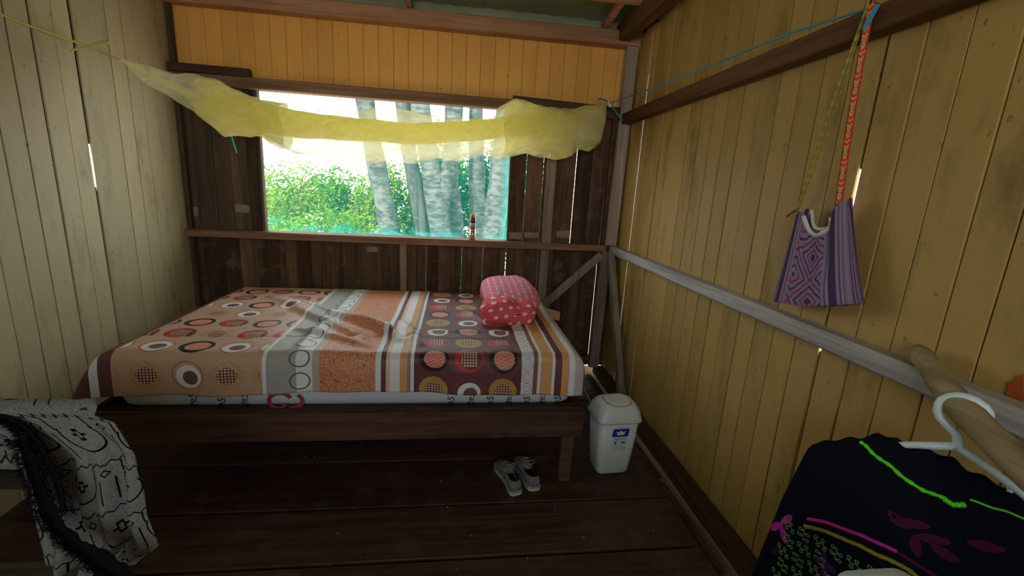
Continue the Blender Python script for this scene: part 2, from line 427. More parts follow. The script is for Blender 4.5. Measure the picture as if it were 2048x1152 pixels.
# ------------------------------------------------------------------ front wall behind the camera, with its wide window opening
wf = struct('wall_front', 'painted board wall behind the viewer with a wide open window')
x = XL
DO = (-1.1, 0.8, 2.6)
while x < XR:
    b = min(x + 0.116, XR)
    inside = x + 0.06 > DO[0] and x + 0.06 < DO[1]
    for z0, z1 in (((-.02, 1.35), (DO[2], 2.95)) if inside else ((-.02, 2.95),)):
        plank(wf, M['paint_front'], (x + .001, YF, z0), (b - x - 0.002, 0, 0), (0, 0, z1 - z0), (0, 1, 0), 0.02)
    x = b

# ------------------------------------------------------------------ roof
g = G('roof_sheet', 0.45, 0.4)
rn = g.noise(g.mapped((3, 9, 3), False), 1.0, 5)
g.color(g.mix(g.smooth(rn, .35, .75), lin(172, 186, 158), lin(148, 160, 132)))
M['roof'] = g.done()
ce = struct('ceiling', 'underside of a grey green corrugated metal roof on brown rafters')
def roof_z(y): return 2.735 + 0.16 * (3.5 - y) if y > 1.0 else 2.735 + 0.16 * 2.5 - 0.16 * (1.0 - y)
for k in range(5):
    x0 = -2.35 + k * 0.82
    def fn(u, v, x0=x0):
        xx = x0 + u * 0.86; yy = 4.3 - v * 6.6
        return (xx, yy, roof_z(yy) + 0.005 * max(-.4, min(.6, 1.4 * math.sin(xx * 2 * math.pi / 0.14))) + 0.004 * (k % 2))
    grid('roof_sheet', 90, 24, fn, M['roof'], ce, None, 0.002)
mb = MB(); mb.box((-.31, 3.535, 2.675), (3.5, .012, .16)); mb.build('eave_light_block', M['roof'], ce)  # added roof-coloured strip, keeps outside ground light off the roof underside
mb = MB(); mb.box((1.32, 3.27, 2.74), (.012, .56, .32)); mb.build('gable_sky_block', M['roof'], ce)  # added roof-coloured panel, blocks bright sky in the gap above the corner boards
for yy in (3.04, 2.2, 1.2, 0.2, -0.8):
    tbar('purlin', (XL - .1, yy, roof_z(yy) - 0.075), (XR + .1, yy, roof_z(yy) - 0.075), 0.06, 0.11, M['beam'], parent=ce)
for xx in (1.03, -0.35, -1.5):
    tbar('rafter', (xx, 3.50, roof_z(3.50) - 0.07), (xx, 1.0, roof_z(1.0) - 0.13), 0.035, 0.06, M['beam'], parent=ce)

# ------------------------------------------------------------------ bed frame
bed = tag(empty('bed', (-0.4, 2.65, 0)), 'low dark plank bed frame standing under the window', 'bed')
def loc(o): o.matrix_parent_inverse = bed.matrix_world.inverted(); return o
def part(mb, name, mat, root, smooth=False, kind=None):
    """mesh given in world coordinates, parented to a root that stands at its own place"""
    o = mb.build(name, mat, None, smooth, kind)
    o.parent = root
    o.matrix_parent_inverse = (Matrix.Translation(root.location) @ root.rotation_euler.to_matrix().to_4x4()).inverted()
    return o
mb = MB(); mb.bar((-1.62, 1.985, 0.352), (0.665, 1.985, 0.352), 0.035, 0.14); part(mb, 'front_rail', M['bed_wood'], bed)
mb = MB(); mb.bar((-1.62, 2.035, 0.41), (0.645, 2.035, 0.41), 0.06, 0.03); part(mb, 'ledger', M['bed_wood'], bed)
mb = MB(); mb.bar((-1.62, 3.37, 0.352), (0.665, 3.37, 0.352), 0.035, 0.14); part(mb, 'back_rail', M['bed_wood'], bed)
for xx in (-1.60, 0.645):
    mb = MB(); mb.bar((xx, 2.004, 0.36), (xx, 3.35, 0.36), 0.035, 0.12); part(mb, 'end_rail', M['bed_wood'], bed)
for xx in (-1.55, 0.603):
    for yy in (2.03, 3.32):
        mb = MB(); mb.bar((xx, yy, 0.0), (xx, yy, 0.40), 0.065, 0.05, up=(0, 1, 0)); part(mb, 'leg', M['bed_wood'], bed)
for k in range(9):
    xx = -1.45 + k * 0.24
    mb = MB(); mb.bar((xx, 2.01, 0.405), (xx, 3.35, 0.405), 0.14, 0.02); part(mb, 'slat', M['bed_wood'], bed)

# ------------------------------------------------------------------ mattress in its printed wrapper
MX0, MX1, MY0, MY1, MZ0, MZ1 = -1.50, 0.615, 2.03, 3.30, 0.425, 0.70
mat_root = tag(empty('mattress', (-0.44, 2.66, MZ0)), 'white mattress in a printed plastic wrapper showing below the sheet hem', 'mattress')
M['wrapper'] = plain('wrapper', lin(205, 210, 222), 0.35, 0.5, 0.06, 8)
def rrect(x0, x1, y0, y1, r, n=5):
    P = []
    for cx, cy, a0 in ((x1 - r, y1 - r, 0), (x0 + r, y1 - r, 90), (x0 + r, y0 + r, 180), (x1 - r, y0 + r, 270)):
        for k in range(n + 1):
            a = R(a0 + 90 * k / n); P.append((cx + r * math.cos(a), cy + r * math.sin(a)))
    return P
mb = MB(); rings = []
for ins, z in ((0.03, MZ0), (0.008, MZ0 + .02), (0, MZ0 + .05), (0, MZ1 - .06), (0.012, MZ1 - .025), (0.04, MZ1 - 0.008)):
    rings.append([(x, y, z) for x, y in rrect(MX0 + ins, MX1 - ins, MY0 + ins, MY1 - ins, 0.06)])
mb.loft(rings); part(mb, 'mattress_body', M['wrapper'], mat_root, True)
M['print_black'] = plain('print_black', lin(22, 22, 26), 0.5)
M['print_red'] = plain('print_red', lin(150, 60, 62), 0.5)
mi = Matrix.Translation(mat_root.location).inverted()
for k, xx in enumerate((-0.005, 0.095, 0.19, 0.285, 0.375, 0.455, 0.535, -1.18, -1.06, -0.96)):
    zz = MZ0 + (0.042 if k % 2 else 0.020)
    o = text_mesh('printed_word', 'ge5', 0.05, M['print_black'], mat_root, (xx + 0.44, MY0 - 2.66 - 0.0006, zz - MZ0), (R(90), R(-78), 0))
mb = MB()
for cx, rr, a0, a1 in ((-0.80, 0.05, 20, 330), (-0.745, 0.045, 200, 420)):
    pts = [(cx + rr * math.cos(R(a)), MY0 - 0.0008, MZ0 + 0.035 + rr * .8 * math.sin(R(a))) for a in range(a0, a1, 12)]
    mb.tube(pts, 0.010, 6, True, 0.12, (0, 1, 0))
part(mb, 'printed_emblem', M['print_red'], mat_root)

# ------------------------------------------------------------------ patterned sheet
def sheet_material():
    g = G('sheet_print', 0.5, 0.35)
    s, t = g.uv()
    # colours
    tan, tan2 = lin(196, 160, 138), lin(206, 158, 112)
    white, grey, maroon = lin(226, 228, 236), lin(166, 164, 162), lin(104, 58, 66)
    brown, peach, orange = lin(142, 92, 80), lin(226, 178, 146), lin(214, 160, 104)
    mesh_or = lin(218, 150, 112)
    bands = [(-2.0, maroon), (-1.553, white), (-1.515, maroon), (-1.478, tan), (-0.86, white), (-0.843, grey), (-0.716, white), (-0.645, lin(190, 172, 160)), (-0.615, mesh_or), (-0.358, white), (-0.333, maroon), (-0.31, peach), (-0.292, white),
             (-0.246, orange), (-0.213, maroon), (-0.197, white), (-0.181, maroon), (0.338, white), (0.398, brown), (0.421, white), (0.436, orange), (0.493, white), (0.507, maroon), (0.541, orange), (0.577, white), (0.605, lin(190, 178, 184)), (0.66, maroon), (0.72, orange)]
    c = bands[0][1]
    for x0, col in bands[1:]:
        c = g.mix(s > x0, c, col)
    def within(a, b): return (s > a) * (s < b)
    # ink of the big discs
    Y, Yd, BK, RD = lin(198, 164, 84), lin(160, 122, 56), lin(34, 28, 32), lin(196, 44, 56)
    PE, CO = lin(232, 186, 158), lin(206, 78, 72)
    DK, W = lin(98, 56, 60), lin(230, 230, 234)
    def discs(c, x0, px, t0, pt, table13, table2, mask, alpha):
        cu = (s - x0) / px; ci = cu.floor(); dx = (cu - ci - 0.5) * px
        ru = (t - t0) / pt; ri = ru.floor(); dy = (ru - ri - 0.5) * pt
        k = ri - (ri / 4).floor() * 4
        mid = ci.eq(1)
        wob = g.noise(g.vec(s, t, 0.0), 9.0, 1) - 0.5
        def sel(ty):
            a = None
            for j in range(4):
                for tab, mm in ((table13, 1 - mid), (table2, mid)):
                    if tab[j] == ty:
                        q = k.eq(j) * mm; a = q if a is None else a + q
            return a * mask
        r = g.hyp(dx, dy) + wob * 0.006
        dots = g.hyp(((dx / 0.0135).fract() - 0.5), ((dy / 0.0135).fract() - 0.5)) < 0.34
        sq = g.mx(dx.abs(), dy.abs())
        hat = (((dx + dy) / 0.015).fract()) < 0.5
        hat2 = (((dx * 1.2 - dy * 0.9 + (dx * 300).sin() * 0.0022) / 0.016).fract()) < 0.52
        fine = ((dy / 0.008).fract()) < 0.5
        # yellow hatched ring with dotted core
        m_ = sel('Y')
        c = g.mix(m_ * (r < 0.069) * alpha, c, g.mix(hat, Y, Yd))
        core = r < 0.041
        c = g.mix(m_ * core, c, g.mix(dots, DK, PE))
        # black ring, coral core
        m_ = sel('B')
        c = g.mix(m_ * (r < 0.071), c, BK)
        rc = g.hyp(dx - 0.004, dy + 0.002)
        c = g.mix(m_ * (rc < 0.051), c, g.mix(hat2, PE, CO))
        # red ring, dotted square core
        m_ = sel('R')
        c = g.mix(m_ * (r < 0.069), c, RD)
        rc = g.hyp(dx - 0.011, dy)
        c = g.mix(m_ * (rc < 0.053), c, DK)
        c = g.mix(m_ * (rc < 0.05) * dots * (sq < 0.043), c, PE)
        # white ring, dark striped core, thin red outline
        m_ = sel('W')
        c = g.mix(m_ * ((r - 0.067).abs() < 0.0018), c, lin(170, 70, 66))
        rw = g.hyp(dx - 0.004, dy + 0.008)
        c = g.mix(m_ * (rw < 0.056), c, W)
        rk = g.hyp(dx - 0.010, dy + 0.012)
        c = g.mix(m_ * (rk < 0.034), c, g.mix(fine, DK, lin(132, 96, 100)))
        return c
    c = discs(c, -0.172, 0.168, -0.065, 0.168, ['Y', 'B', 'R', 'W'], ['W', 'R', 'Y', 'B'], within(-0.18, 0.335), 1.0)
    c = discs(c, -1.43, 0.17, 0.012, 0.176, ['Y', 'W', 'R', 'B'], ['W', 'B', 'Y', 'R'], within(-1.47, -0.87), 0.65 * ((((s + t) / 0.022).fract()) < 0.55))
    # honeycomb print in the orange band
    v = g.vor(g.vec(s, t, 0.0), 62.0, 'DISTANCE_TO_EDGE')
    c = g.mix(within(-0.61, -0.362) * (v < 0.055) * 0.8, c, lin(150, 74, 56))
    # scrolls in the grey and white bands
    ty = ((t / 0.12).fract() - 0.5) * 0.12
    rr = g.hyp(s + 0.70, ty)
    c = g.mix(within(-0.76, -0.65) * ((rr - 0.043).abs() < 0.0035), c, lin(92, 86, 88))
    # chain of ovals
    ty = ((t / 0.062).fract() - 0.5) * 0.062
    rr = g.hyp((s - 0.368), ty * 0.9)
    for r0 in (0.026, 0.014):
        c = g.mix(within(0.34, 0.397) * ((rr - r0).abs() < 0.0011), c, lin(120, 112, 124))
    # dotted edging
    d = g.hyp((s / 0.006).fract() - 0.5, (t / 0.006).fract() - 0.5) < 0.33
    c = g.mix(within(-0.213, -0.197) * d, c, lin(220, 200, 196))
    c = g.mix(within(-0.31, -0.292) * d * 0.6, c, lin(240, 236, 236))
    w = g.noise(g.vec(s * 240, t * 240), 1.0, 2)
    g.color(g.mix(0.10 * w, c, lin(90, 80, 84)))
    big = g.noise(g.vec(s * 7, t * 7), 1.0, 4, 0.6, 1.2)
    g.bump(big + w * 0.03, 0.35, 0.02)
    return g.done()
M['sheet'] = sheet_material()

def ridge(x, y, x0, y0, x1, y1, w, h):
    dx, dy = x1 - x0, y1 - y0; L2 = dx * dx + dy * dy
    t = max(0, min(1, ((x - x0) * dx + (y - y0) * dy) / L2))
    px, py = x0 + dx * t, y0 + dy * t
    d = math.hypot(x - px, y - py)
    return h * math.exp(-(d / w) ** 2) * (math.sin(math.pi * min(1, max(0, .12 + .76 * t))) ** .7)
folds = [(-1.05, 2.95, -0.35, 2.30, .03, .022), (-.95, 2.72, -.45, 2.22, .028, .020), (-.62, 2.62, -.28, 2.2, .03, .026), (-.45, 2.55, -.30, 2.25, .025, .024),
         (-1.2, 3.0, -.75, 2.6, .04, .018), (-.80, 2.35, -.42, 2.12, .028, .018), (-.30, 2.5, -.16, 2.15, .035, .018), (-.25, 2.34, .45, 2.36, .02, .006), (-0.7, 2.5, -0.72, 2.1, .03, .012), (.05, 2.85, .2, 2.5, .03, .008)]
def sheet_pos(s, t):
    """s along the bed (world x on top), t cloth distance from the front hem"""
    fl = 0.218 + 0.010 * math.sin(s * 5 + .6) + 0.02 * smoothstep(-1.2, -1.6, s) + 0.02 * smoothstep(.2, .6, s)
    tt = t - 0.235
    y0, y1 = MY0 + 0.03, MY1 - 0.02
    x0, x1 = MX0 + 0.03, MX1 - 0.02
    oy = max(0.0, -tt); oyb = max(0.0, tt - (y1 - y0)); ox = max(0.0, x0 - s); oxr = max(0.0, s - x1)
    oy *= fl / 0.235
    def over(d, r=0.045):
        """(outward, down) along a rounded edge of radius r"""
        q = r * math.pi / 2
        if d < q: a = d / r; return r * math.sin(a), r * (1 - math.cos(a))
        return r + (d - q) * 0.04, r + (d - q)
    yo, yd = over(oy); bo, bd = over(oyb); lo, ld = over(ox, .05); ro, rd = over(oxr, .05)
    lo += ox * 0.55 * (1 if ox > 0 else 0); ro += oxr * 0.12
    down = (yd ** 2.2 + ld ** 2.2 + bd ** 2.2 + rd ** 2.2) ** (1 / 2.2)
    x = min(max(s, x0), x1) - lo + ro
    y = min(max(y0 + tt, y0), y1) - yo + bo
    z = MZ1 + 0.004 - down
    f = 1.5 * sum(ridge(s, y0 + tt, *q) for q in folds)
    n = noise.noise(Vector((s * 3.1, t * 3.1, 1.7))) * 0.006 + noise.noise(Vector((s * 9, t * 9, 4.2))) * 0.0025
    crease = -0.006 * math.exp(-((t - 0.42) / .012) ** 2)
    drape = smoothstep(0.02, 0.12, oy)
    y -= drape * (0.010 + 0.008 * math.sin(s * 11) + 0.006 * math.sin(s * 23 + 1))
    z += (f + n + crease) * (1 - smoothstep(0, .06, oy + ox + oxr + oyb))
    y -= f * smoothstep(0, .05, oy) * 0.5
    return (x, y, z)
S0, S1, T1 = -1.74, 0.70, 1.60
sheet = grid('bed_sheet', 260, 170, lambda u, v: sheet_pos(S0 + (S1 - S0) * u, T1 * v), M['sheet'], None, lambda u, v: (S0 + (S1 - S0) * u, T1 * v), 0.002)
tag(sheet, 'patterned bed sheet of striped bands and rows of big discs spread over the mattress', 'bed sheet')

# rumpled corner of a second sheet hanging at the bed's right end, and a card sheet
M['under_sheet'] = None
g = G('under_sheet', 0.8, 0.1); u_, v_ = g.uv()
cc = g.mix(u_ > 0.45, lin(112, 66, 66), lin(190, 140, 98)); cc = g.mix((u_ > 0.40) * (u_ < 0.45), cc, lin(200, 180, 176))
g.color(cc); M['under_sheet'] = g.done()
def us(u, v):
    y = 2.02 + 0.5 * (1 - v) + 0.012 * math.sin(u * 9); x = 0.640 + 0.02 * u + 0.045 * u * v + 0.006 * math.sin(v * 9 + u * 5)
    z = 0.655 - 0.06 * u - 0.13 * u * v - 0.03 * v + 0.008 * math.sin(v * 14 + u * 7)
    return (x, y, z)
tag(grid('under_sheet', 24, 40, us, M['under_sheet'], None, lambda u, v: (u, v), 0.003), 'rumpled maroon and tan sheet corner hanging at the right end of the mattress', 'sheet')
M['card'] = plain('card', lin(186, 146, 108), 0.8, 0.1, 0.08, 10)
mb = MB(); mb.box((0.665, 2.93, 0.655), (0.15, 0.21, 0.006), Matrix.Rotation(R(-14), 3, 'Z') @ Matrix.Rotation(R(12), 3, 'Y'))
tag(mb.build('card_sheet', M['card']), 'tan cardboard corner sticking out beside the head of the bed', 'cardboard')

# ------------------------------------------------------------------ pillow
pil = tag(empty('pillow', (0.36, 2.72, 0.70)), 'pink and coral polka dot pillow folded on the right end of the bed', 'pillow')
g = G('pillow_pink', 0.8, 0.1); x, y, z = g.xyz()
base = lin(226, 132, 160)
du = g.m('ARCTAN2', z - 0.66, x - 0.35) if False else (x + z * 0.25) / 0.042
row = (y / 0.05)
dash = (((du.fract() - 0.5).abs() < 0.10) * (((row + du.floor() * 0.5).fract() - 0.5).abs() < 0.30))
g.color(g.mix(dash, base, lin(244, 214, 222))); g.bump(g.noise(g.tc(), 25, 3), .3, .01); M['pillow_pink'] = g.done()
g = G('pillow_coral', 0.8, 0.1); x, y, z = g.xyz()
a = (x + 0.3 * y) / 0.058; b = (y * 0.55 + z * 1.15 - 0.2 * x) / 0.058
rr = g.hyp((a + (b.floor() * 0.5)).fract() - 0.5, b.fract() - 0.5)
g.color(g.mix(rr < 0.21, lin(224, 92, 104), lin(240, 214, 196))); g.bump(g.noise(g.tc(), 22, 4), .5, .012); M['pillow_coral'] = g.done()
def blob(name, c, size, mat, root, ex=2.6, nz=0.0, nu=40, nv=24, seed=0.0, rz=0, dent=None):
    mb = MB(); rings = []
    for j in range(nv + 1):
        ph = -math.pi / 2 + math.pi * j / nv; ring = []
        for i in range(nu):
            th = 2 * math.pi * i / nu
            f = lambda q, e: math.copysign(abs(q) ** (2 / e), q)
            p = Vector((f(math.cos(ph), ex) * f(math.cos(th), ex), f(math.cos(ph), ex) * f(math.sin(th), ex), f(math.sin(ph), 2.2)))
            q = Vector((p.x * size[0], p.y * size[1], p.z * size[2]))
            q += p * (noise.noise(q * 9 + Vector((seed, 0, 0))) * nz + noise.noise(q * 24 + Vector((seed, 3, 0))) * nz * .35)
            if dent: q = dent(q)
            q = Matrix.Rotation(rz, 3, 'Z') @ q
            ring.append(q + Vector(c))
        rings.append(ring)
    mb.loft(rings)
    return part(mb, name, mat, root, True)
def pd(q):
    q = q.copy(); q.z *= 1 - 0.25 * smoothstep(0.0, 0.25, -q.y); return q
blob('pillow_body', (0.362, 2.84, 0.803), (0.178, 0.28, 0.100), M['pillow_pink'], pil, 3.4, 0.012, 48, 28, 1.0, R(4), pd)
def fd(q):
    q = q.copy(); q.z -= 0.03 * math.exp(-((q.x - .05) / .03) ** 2) * (1 if q.z > 0 else 0); q.y += 0.03 * math.exp(-((q.x - .06) / .03) ** 2) * (1 if q.y < 0 else 0); return q
blob('folded_end', (0.335, 2.60, 0.772), (0.165, 0.140, 0.080), M['pillow_coral'], pil, 3.6, 0.022, 56, 28, 5.0, R(2), fd)
mb = MB(); mb.tube([(0.168, 2.50, 0.725), (0.183, 2.475, 0.718), (0.196, 2.462, 0.712)], [.008, .010, .006], 8); part(mb, 'knotted_corner', M['pillow_pink'], pil, True)

# ------------------------------------------------------------------ waste bin
M['bin'] = plain('bin', lin(206, 214, 216), 0.38, 0.5, 0.03, 6)
M['bin_dark'] = plain('bin_dark', lin(70, 72, 72), 0.5)
M['blue'] = plain('blue', lin(38, 52, 178), 0.4)
M['white_ink'] = plain('white_ink', lin(220, 222, 214), 0.4)
M['grey_ink'] = plain('grey_ink', lin(84, 92, 98), 0.4)
M['label_film'] = plain('label_film', lin(196, 206, 212), 0.3)
bn = tag(empty('waste_bin', (0.885, 2.12, 0), R(4)), 'white plastic swing lid waste bin on the floor beside the bed', 'bin')
def rr2(w, d, r, z, n=6): return [(x, y, z) for x, y in rrect(-w / 2, w / 2, -d / 2, d / 2, r, n)]
mb = MB(); mb.loft([rr2(.170, .125, .03, 0.0), rr2(.186, .140, .035, .010), rr2(.205, .16, .035, .12), rr2(.232, .185, .038, .325)]); mb.build('bin_body', M['bin'], bn, True)
mb = MB(); mb.loft([rr2(.252, .205, .04, .318), rr2(.256, .209, .042, .326), rr2(.252, .205, .045, .336), rr2(.232, .186, .05, .375), rr2(.200, .155, .05, .402), rr2(.165, .12, .045, .414), rr2(.10, .07, .03, .416)])
lid = mb.build('lid', M['bin'], bn, True)
def lidz(x, y):  # dome height
    e = max(abs(x) / .126, abs(y) / .1025); return interp([(0, .4165), (.65, .415), (.8, .402), (.91, .375), (1.0, .336)], e)
fp = [(0.072 * math.copysign(abs(math.cos(a)) ** .62, math.cos(a)), -0.012 + 0.062 * math.copysign(abs(math.sin(a)) ** .75, math.sin(a))) for a in [2 * math.pi * k / 40 for k in range(40)]]
mb = MB(); rings = []
for sc, dz in ((1.0, -0.004), (1.0, 0.003), (.96, .0055), (.7, .004), (.35, .003)):
    rings.append([(x * sc, (y + .012) * sc - .012, lidz(x * sc, y * sc) + dz) for x, y in fp])
mb.loft(rings); fl_ = mb.build('swing_flap', M['bin'], lid, True)
mb = MB(); mb.tube([(x * 1.02, (y + .012) * 1.03 - .012, lidz(x * 1.02, y * 1.03) + 0.0012) for x, y in fp + fp[:1]], 0.0016, 5, False); mb.build('flap_seam', M['bin_dark'], lid, True)
def front(x, z, lift=0.0007):
    """point on the bin's sloping front face"""
    d = interp([(0.01, .070), (.12, .080), (.325, .0925)], z); return (x, -d - lift, z)
def quadpatch(name, x0, x1, z0, z1, mat, lift, parent, skew=0.0):
    mb = MB(); P = [front(x0, z0, lift), front(x1, z0, lift), front(x1 + skew, z1, lift), front(x0 + skew, z1, lift)]
    Q = [(a, b + lift, c) for a, b, c in P]
    mb.loft([Q, P]); return mb.build(name, mat, parent)
lab = quadpatch('sticker', -0.035, 0.045, .155, .295, M['label_film'], .0006, bn)
quadpatch('sticker_logo', -0.042, 0.050, .238, .285, M['blue'], .0012, lab, .004)
mb = MB(); crown = [(-.018, .249), (.018, .249), (.026, .272), (.013, .264), (.0, .277), (-.013, .264), (-.026, .272)]
mb.loft([[front(x + .006, z, .0012) for x, z in crown], [front(x + .006, z, .0018) for x, z in crown]]); mb.build('sticker_crown', M['white_ink'], lab)
tilt = math.atan2(.0125, .205)
text_mesh('sticker_text', 'GALAX 010', 0.0125, M['grey_ink'], lab, front(.006, .222, .0014), (R(90) - tilt, 0, 0))
mb = MB(); sh = [(-.006, 0), (0, -.011), (.006, 0), (.006, .008), (-.006, .008)]
mb.loft([[front(x - .018, z + .2, .0012) for x, z in sh], [front(x - .018, z + .2, .0017) for x, z in sh]]); mb.build('sticker_mark', M['blue'], lab)
quadpatch('sticker_panel', .015, .038, .196, .206, M['grey_ink'], .0011, lab)
text_mesh('sticker_text', '10 L', 0.010, M['grey_ink'], lab, front(.030, .168, .0014), (R(90) - tilt, 0, 0))

# ------------------------------------------------------------------ sneakers
M['canvas'] = plain('canvas', lin(118, 120, 126), 0.85, 0.1, 0.15, 60, .2)
M['canvas_in'] = plain('canvas_in', lin(40, 40, 46), 0.9, 0.1)
M['rubber'] = plain('rubber', lin(196, 192, 186), 0.55, 0.3, 0.06, 20)
M['lace'] = plain('lace', lin(150, 152, 150), 0.8)
def shoe(loc_, rz, label, mirror):
    root = tag(empty('sneaker', loc_, rz), label, 'shoe', 'pair of grey canvas sneakers')
    m = -1 if mirror else 1
    # outline along y: heel at y=0, toe at y=.27
    half = [(0.0, .018), (.01, .030), (.04, .035), (.09, .032), (.14, .036), (.19, .044), (.225, .043), (.25, .034), (.265, .018), (.27, .004)]
    def ring(z, off, grow=0.0, y_=lambda y: y):
        L = []
        for y, w in half: L.append((m * (0.008 * math.sin(y / .27 * 3)) + (w + grow), y_(y) - (grow if y < .02 else 0), z(y) if callable(z) else z))
        for y, w in reversed(half): L.append((m * (0.008 * math.sin(y / .27 * 3)) - (w + grow), y_(y) - (grow if y < .02 else 0), z(y) if callable(z) else z))
        return L
    mb = MB(); mb.loft([ring(0.0, 0, -.002), ring(.006, 0, .003), ring(.022, 0, .004), ring(.027, 0, .002), ring(.027, 0, -.006)]); sole = mb.build('sole', M['rubber'], root, False)
    mb = MB(); mb.tube([(p[0], p[1], 0.0245) for p in ring(.0, 0, .0042)] + [(ring(.0, 0, .0042)[0][0], ring(.0, 0, .0042)[0][1], .0245)], .0014, 5, False); mb.build('sole_stripe', M['canvas_in'], sole, True)
    top = lambda y: interp([(0, .078), (.03, .074), (.08, .062), (.12, .068), (.15, .072), (.2, .055), (.24, .042), (.27, .03)], y)
    midz = lambda y: .027 + (top(y) - .027) * .55
    mb = MB(); mb.loft([ring(.024, 0, -.001), ring(midz, 0, .0), ring(lambda y: top(y) * .96, 0, -.007), ring(top, 0, -.012)], cap=False)
    up = mb.build('upper', M['canvas'], root, True)
    md = up.modifiers.new('thickness', 'SOLIDIFY'); md.thickness = .003
    # vamp over the toes and tongue
    def vamp(u, v):
        y = .115 + .152 * v; w = interp(half, y) * .82
        return (m * (0.008 * math.sin(y / .27 * 3)) + (u * 2 - 1) * w, y, top(y) * .97 + 0.012 * (1 - (2 * u - 1) ** 2) * (1 - v * .6))
    grid('tongue', 10, 12, vamp, M['canvas'], root, None, .003)
    def insole(u, v):
        y = .012 + .12 * v; w = interp(half, y) * .72
        return (m * .004 + (u * 2 - 1) * w, y, .034)
    grid('lining', 4, 6, insole, M['canvas_in'], root, None, .002)
    mb = MB(); rr_ = ring(lambda y: top(y) + .001, 0, -.012)
    k = [p for p in rr_ if p[1] < .13]
    a = [p for p in rr_[:len(half)] if p[1] < .13][::-1]; b = [p for p in rr_[len(half):] if p[1] < .13][::-1]
    mb.tube(a + b, .0035, 6, True); mb.build('collar', M['canvas_in'], root, True)
    mb = MB(); mb.box((m * .002, -0.0035, .052), (.010, .003, .045)); mb.build('heel_strip', M['canvas'], root)
    for j in range(3):
        y = .135 + j * .02; zt = top(y) + .013
        mb = MB(); mb.tube([(-.022, y, zt - .006), (0, y + .006, zt + .002), (.022, y + .012, zt - .006)], .0022, 5); mb.build('lace', M['lace'], root, True)
    for sx in (-1, 1):
        pts = [(0, .128, .083)] + [(sx * (.006 + .030 * math.sin(t_ * math.pi)), .128 - .03 * t_ + .01 * sx, .083 + .016 * math.sin(t_ * math.pi) - .010 * t_) for t_ in (.15, .3, .5, .7, .85, 1.0)]
        mb = MB(); mb.tube(pts, .002, 5); mb.build('lace', M['lace'], root, True)
    return root
shoe((0.333, 1.90, 0), R(14), 'grey canvas sneaker nearer the viewer, left one of the pair under the bed', False)
shoe((0.432, 1.93, 0), R(9), 'grey canvas sneaker set slightly back, right one of the pair beside the bed leg', True)

# ------------------------------------------------------------------ spray can on the sill
sc_ = tag(empty('spray_can', (0.128, 3.462, 1.0845)), 'slim metal spray can with orange cap standing on the window sill', 'spray can')
M['can'] = plain('can', lin(190, 178, 170), 0.25, 0.6, 0.05, 20, metal=0.8)
M['can_dark'] = plain('can_dark', lin(92, 40, 52), 0.3, 0.5)
M['can_label'] = plain('can_label', lin(188, 188, 186), 0.4)
M['can_red'] = plain('can_red', lin(178, 72, 64), 0.4)
M['orange_cap'] = plain('orange_cap', lin(232, 124, 34), 0.4)
def la(prof, name, mat, n=24): mb = MB(); mb.lathe(prof, (0, 0, 0), n); return mb.build(name, mat, sc_, True)
la([(.0215, 0), (.0235, .002), (.0235, .1)], 'can_body', M['can'])
la([(.0238, .086), (.0238, .101)], 'red_band', M['can_red'])
lb_ = la([(.0237, .101), (.0237, .132)], 'label_band', M['can_label'])
la([(.0237, .132), (.0228, .15), (.019, .168), (.017, .174)], 'shoulder', M['can_dark'])
la([(.0165, .172), (.0165, .194), (.014, .199), (.004, .2)], 'cap', M['orange_cap'])
mb = MB()
for k in range(5): mb.box((-0.012 + k * .006, -0.0236, .117), (.003, .002, .009))
mb.build('label_lettering', M['grey_ink'], lb_)

# small straw and grit on the floor
M['straw'] = plain('straw', lin(140, 128, 112), 0.8)
mb = MB(); mb.tube([(0.785, 2.295, .006), (0.80, 2.245, .003), (0.818, 2.19, .003)], .002, 5)
tag(mb.build('straw', M['straw'], None, True), 'thin dry straw lying on the floor left of the bin', 'straw')
mb = MB(); rg = random.Random(3)
for k in range(60):
    x, y = rg.uniform(-1.0, 1.1), rg.uniform(1.2, 2.3); r_ = rg.choice((.0015, .002, .002, .003, .004))
    mb.box((x, y, r_ * .5), (r_ * 2, r_ * 1.4, r_), Matrix.Rotation(rg.uniform(0, 3), 3, 'Z'))
o = mb.build('floor_grit', M['straw']); o['kind'] = 'stuff'; tag(o, 'pale crumbs and grit scattered over the dark floor planks', 'grit')

# ------------------------------------------------------------------ mosquito net, rolled up on its cord in front of the window
def net_material(name, c, alpha, fold=1.0):
    g = G(name, 0.9, 0.05)
    N, L = g.N, g.L
    n1 = g.noise(g.mapped((7, 7, 16), False), 1.0, 4, .6, .8)
    dif = N.new('ShaderNodeBsdfDiffuse'); dif.inputs[0].default_value = c
    trl = N.new('ShaderNodeBsdfTranslucent'); trl.inputs[0].default_value = c
    tr = N.new('ShaderNodeBsdfTransparent')
    m1 = N.new('ShaderNodeMixShader'); m1.inputs[0].default_value = 0.66
    L.new(dif.outputs[0], m1.inputs[1]); L.new(trl.outputs[0], m1.inputs[2])
    m2 = N.new('ShaderNodeMixShader')
    a = g.smooth(n1, .3, .7) * (0.22 * fold) + (alpha - 0.11 * fold)
    L.new(a.k, m2.inputs[0]); L.new(tr.outputs[0], m2.inputs[1]); L.new(m1.outputs[0], m2.inputs[2])
    L.new(m2.outputs[0], g.out.inputs['Surface'])
    return g.done()
M['net_dense'] = net_material('net_dense', lin(255, 248, 164), 0.95, .12)
M['net_sheer'] = net_material('net_sheer', lin(254, 250, 222), 0.48, 1.0)
M['net_mid'] = net_material('net_mid', lin(255, 250, 186), 0.78, .6)
